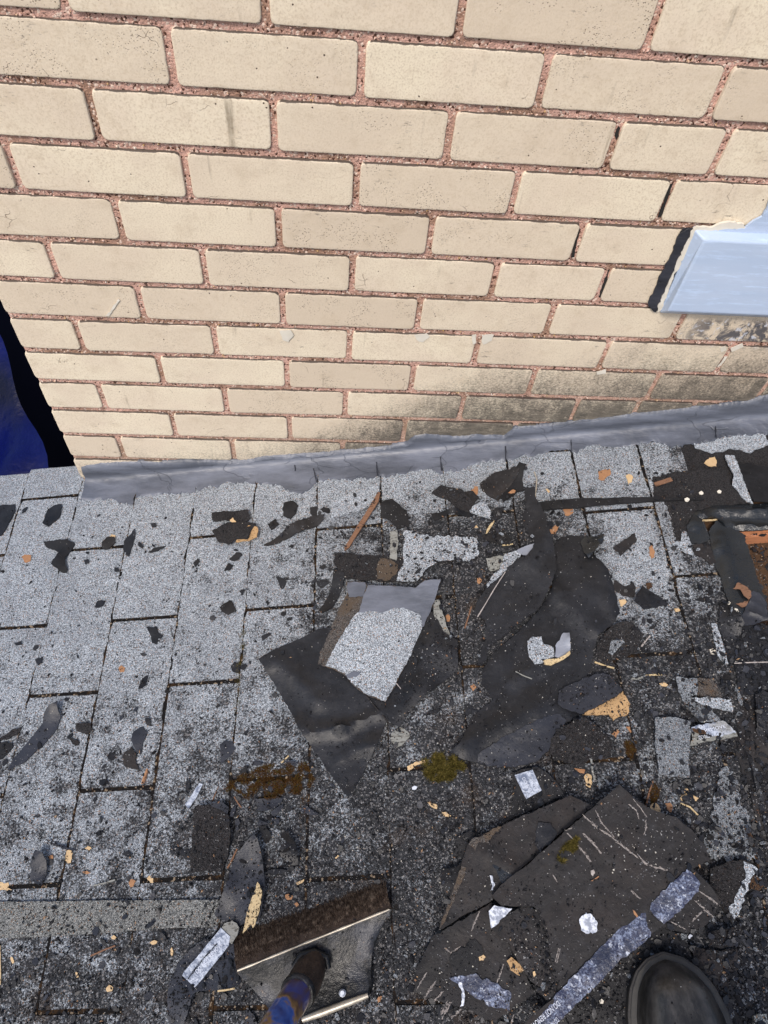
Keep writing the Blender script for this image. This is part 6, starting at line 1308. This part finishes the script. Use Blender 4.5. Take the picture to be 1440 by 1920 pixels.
scatter('black_grit', 26000, (.6, .8, 1.0, 1.4, 1.9), 'grit_black', 'loose black bitumen crumbs strewn over the shingles', d_black)
scatter('coarse_black_grit', 1500, (2.5, 3.2, 4.5), 'grit_black', 'larger black bitumen crumbs strewn over the shingles', d_black, .4, 1.3)
scatter('pale_grit', 14000, (.4, .5, .6, .7, .9, 1.3), 'grit_pale', 'loose pale stone granules strewn over the dark parts of the roof', d_pale, .8)
scatter('bark_crumbs', 1300, (.9, 1.3, 2.0, 2.8), 'grit_bark', 'orange brown bark and leaf crumbs scattered in the grit', d_bark, .4, 1.8)
def flakes(name, n, smin, smax, mat, label, dens, tilt=.35):
    vs, fs = [], []; k = tries = 0
    while k < n and tries < n*14:
        tries += 1; px = random.uniform(-20, 1460); py = random.uniform(860, 1950)
        if random.random() > dens(px, py): continue
        u_, v_ = uv(px, py, 9)
        if v_ < .008: continue
        if SKIP.ray_cast(RW(u_, v_, .25), -N, .26)[0] is not None: continue
        hit = BVH.ray_cast(RW(u_, v_, .12), -N, .2)
        if hit[0] is None or hit[1].dot(N) < .5: continue
        k += 1; r = (smin+(smax-smin)*random.random()**2.5)/2000; th = random.uniform(.0008, .0022)
        a = random.random()*6.28; el = random.uniform(.35, .9); nn = (N+U*random.gauss(0, tilt)+V*random.gauss(0, tilt)).normalized(); e1 = nn.cross(U*math.cos(a)+V*math.sin(a)).normalized(); e2 = nn.cross(e1)
        m_ = random.choice((5, 6, 7)); b0 = len(vs); c_ = hit[0]+N*(.0004+r*tilt*.4)
        P_ = [(r*math.cos(6.283*i/m_)*random.uniform(.6, 1.2), r*el*math.sin(6.283*i/m_)*random.uniform(.6, 1.2)) for i in range(m_)]
        for x_, y_ in P_: vs.append(c_+e1*x_+e2*y_+nn*th)
        for x_, y_ in P_: vs.append(c_+e1*x_+e2*y_)
        fs.append(tuple(b0+i for i in range(m_)))
        for i in range(m_): j = (i+1) % m_; fs.append((b0+i, b0+m_+i, b0+m_+j, b0+j))
    return tag(mk(name, vs, fs, mat, None, smooth=False), label, 'grit', kind='stuff')
d_fl = lambda x, y: (0 if not above(x, y) else (g0(x, y)**1.7+.02)*max(0, clump(x, y, .018, 3))*(.05 if onslab(x, y) else 1)*(.4+1.4*(x > 1180)+.8*(560 < x < 1060 and 880 < y < 1140)))
flakes('felt_flakes', 2100, 4, 15, 'felt', 'small broken flakes of black felt lying in the grit', d_fl)
flakes('slate_flakes', 420, 4, 15, 'felt_blue', 'small slate coloured felt flakes lying in the grit', d_fl, .22)
flakes('shingle_crumbs', 260, 4, 12, 'gran_mid', 'small grey crumbs of broken shingle in the dark grit', d_fl, .3)
sp = lambda x, y: 1.0 if inside((x, y), P3) and ((x-1210)**2/9000+(y-1600)**2/3600 < 1) else (.08 if inside((x, y), P3) else 0)
scatter('slab_grit', 1100, (.5, .8, 1.1, 1.6), 'grit_pale', 'pale granules scattered over the biggest slab', sp, .8)
GRP = {'wood_chip': 'wood chips scattered over the roof', 'bark_chip': 'orange bark chips scattered over the roof', 'dry_leaf': 'bits of dry leaf on the roof', 'oak_leaf': 'oak leaves on the roof', 'twig': 'twigs and straws on the roof',
 'felt_scrap': 'small scraps of torn felt on the roof', 'felt_sheet': 'large torn felt sheets on the roof', 'felt_slab': 'stacked felt slabs at the lower right', 'nail': 'nail heads at the right', 'pebble': 'pebbles in the grit', 'shingle_piece': 'broken pieces of shingle', 'shingle_scrap': 'black gritty shingle scraps',
 'tar_membrane': 'torn wet membranes at the right', 'pale_edge_strip': 'pale granule strips at the right', 'white_squiggle': 'white paint squiggles on the slabs', 'wood_splinter': 'split wood splinters in the debris'}
for o in list(COL.objects):
    k = o.name.split('.')[0]
    if o.parent is None and k in GRP and o.get('label'): o['group'] = GRP[k]
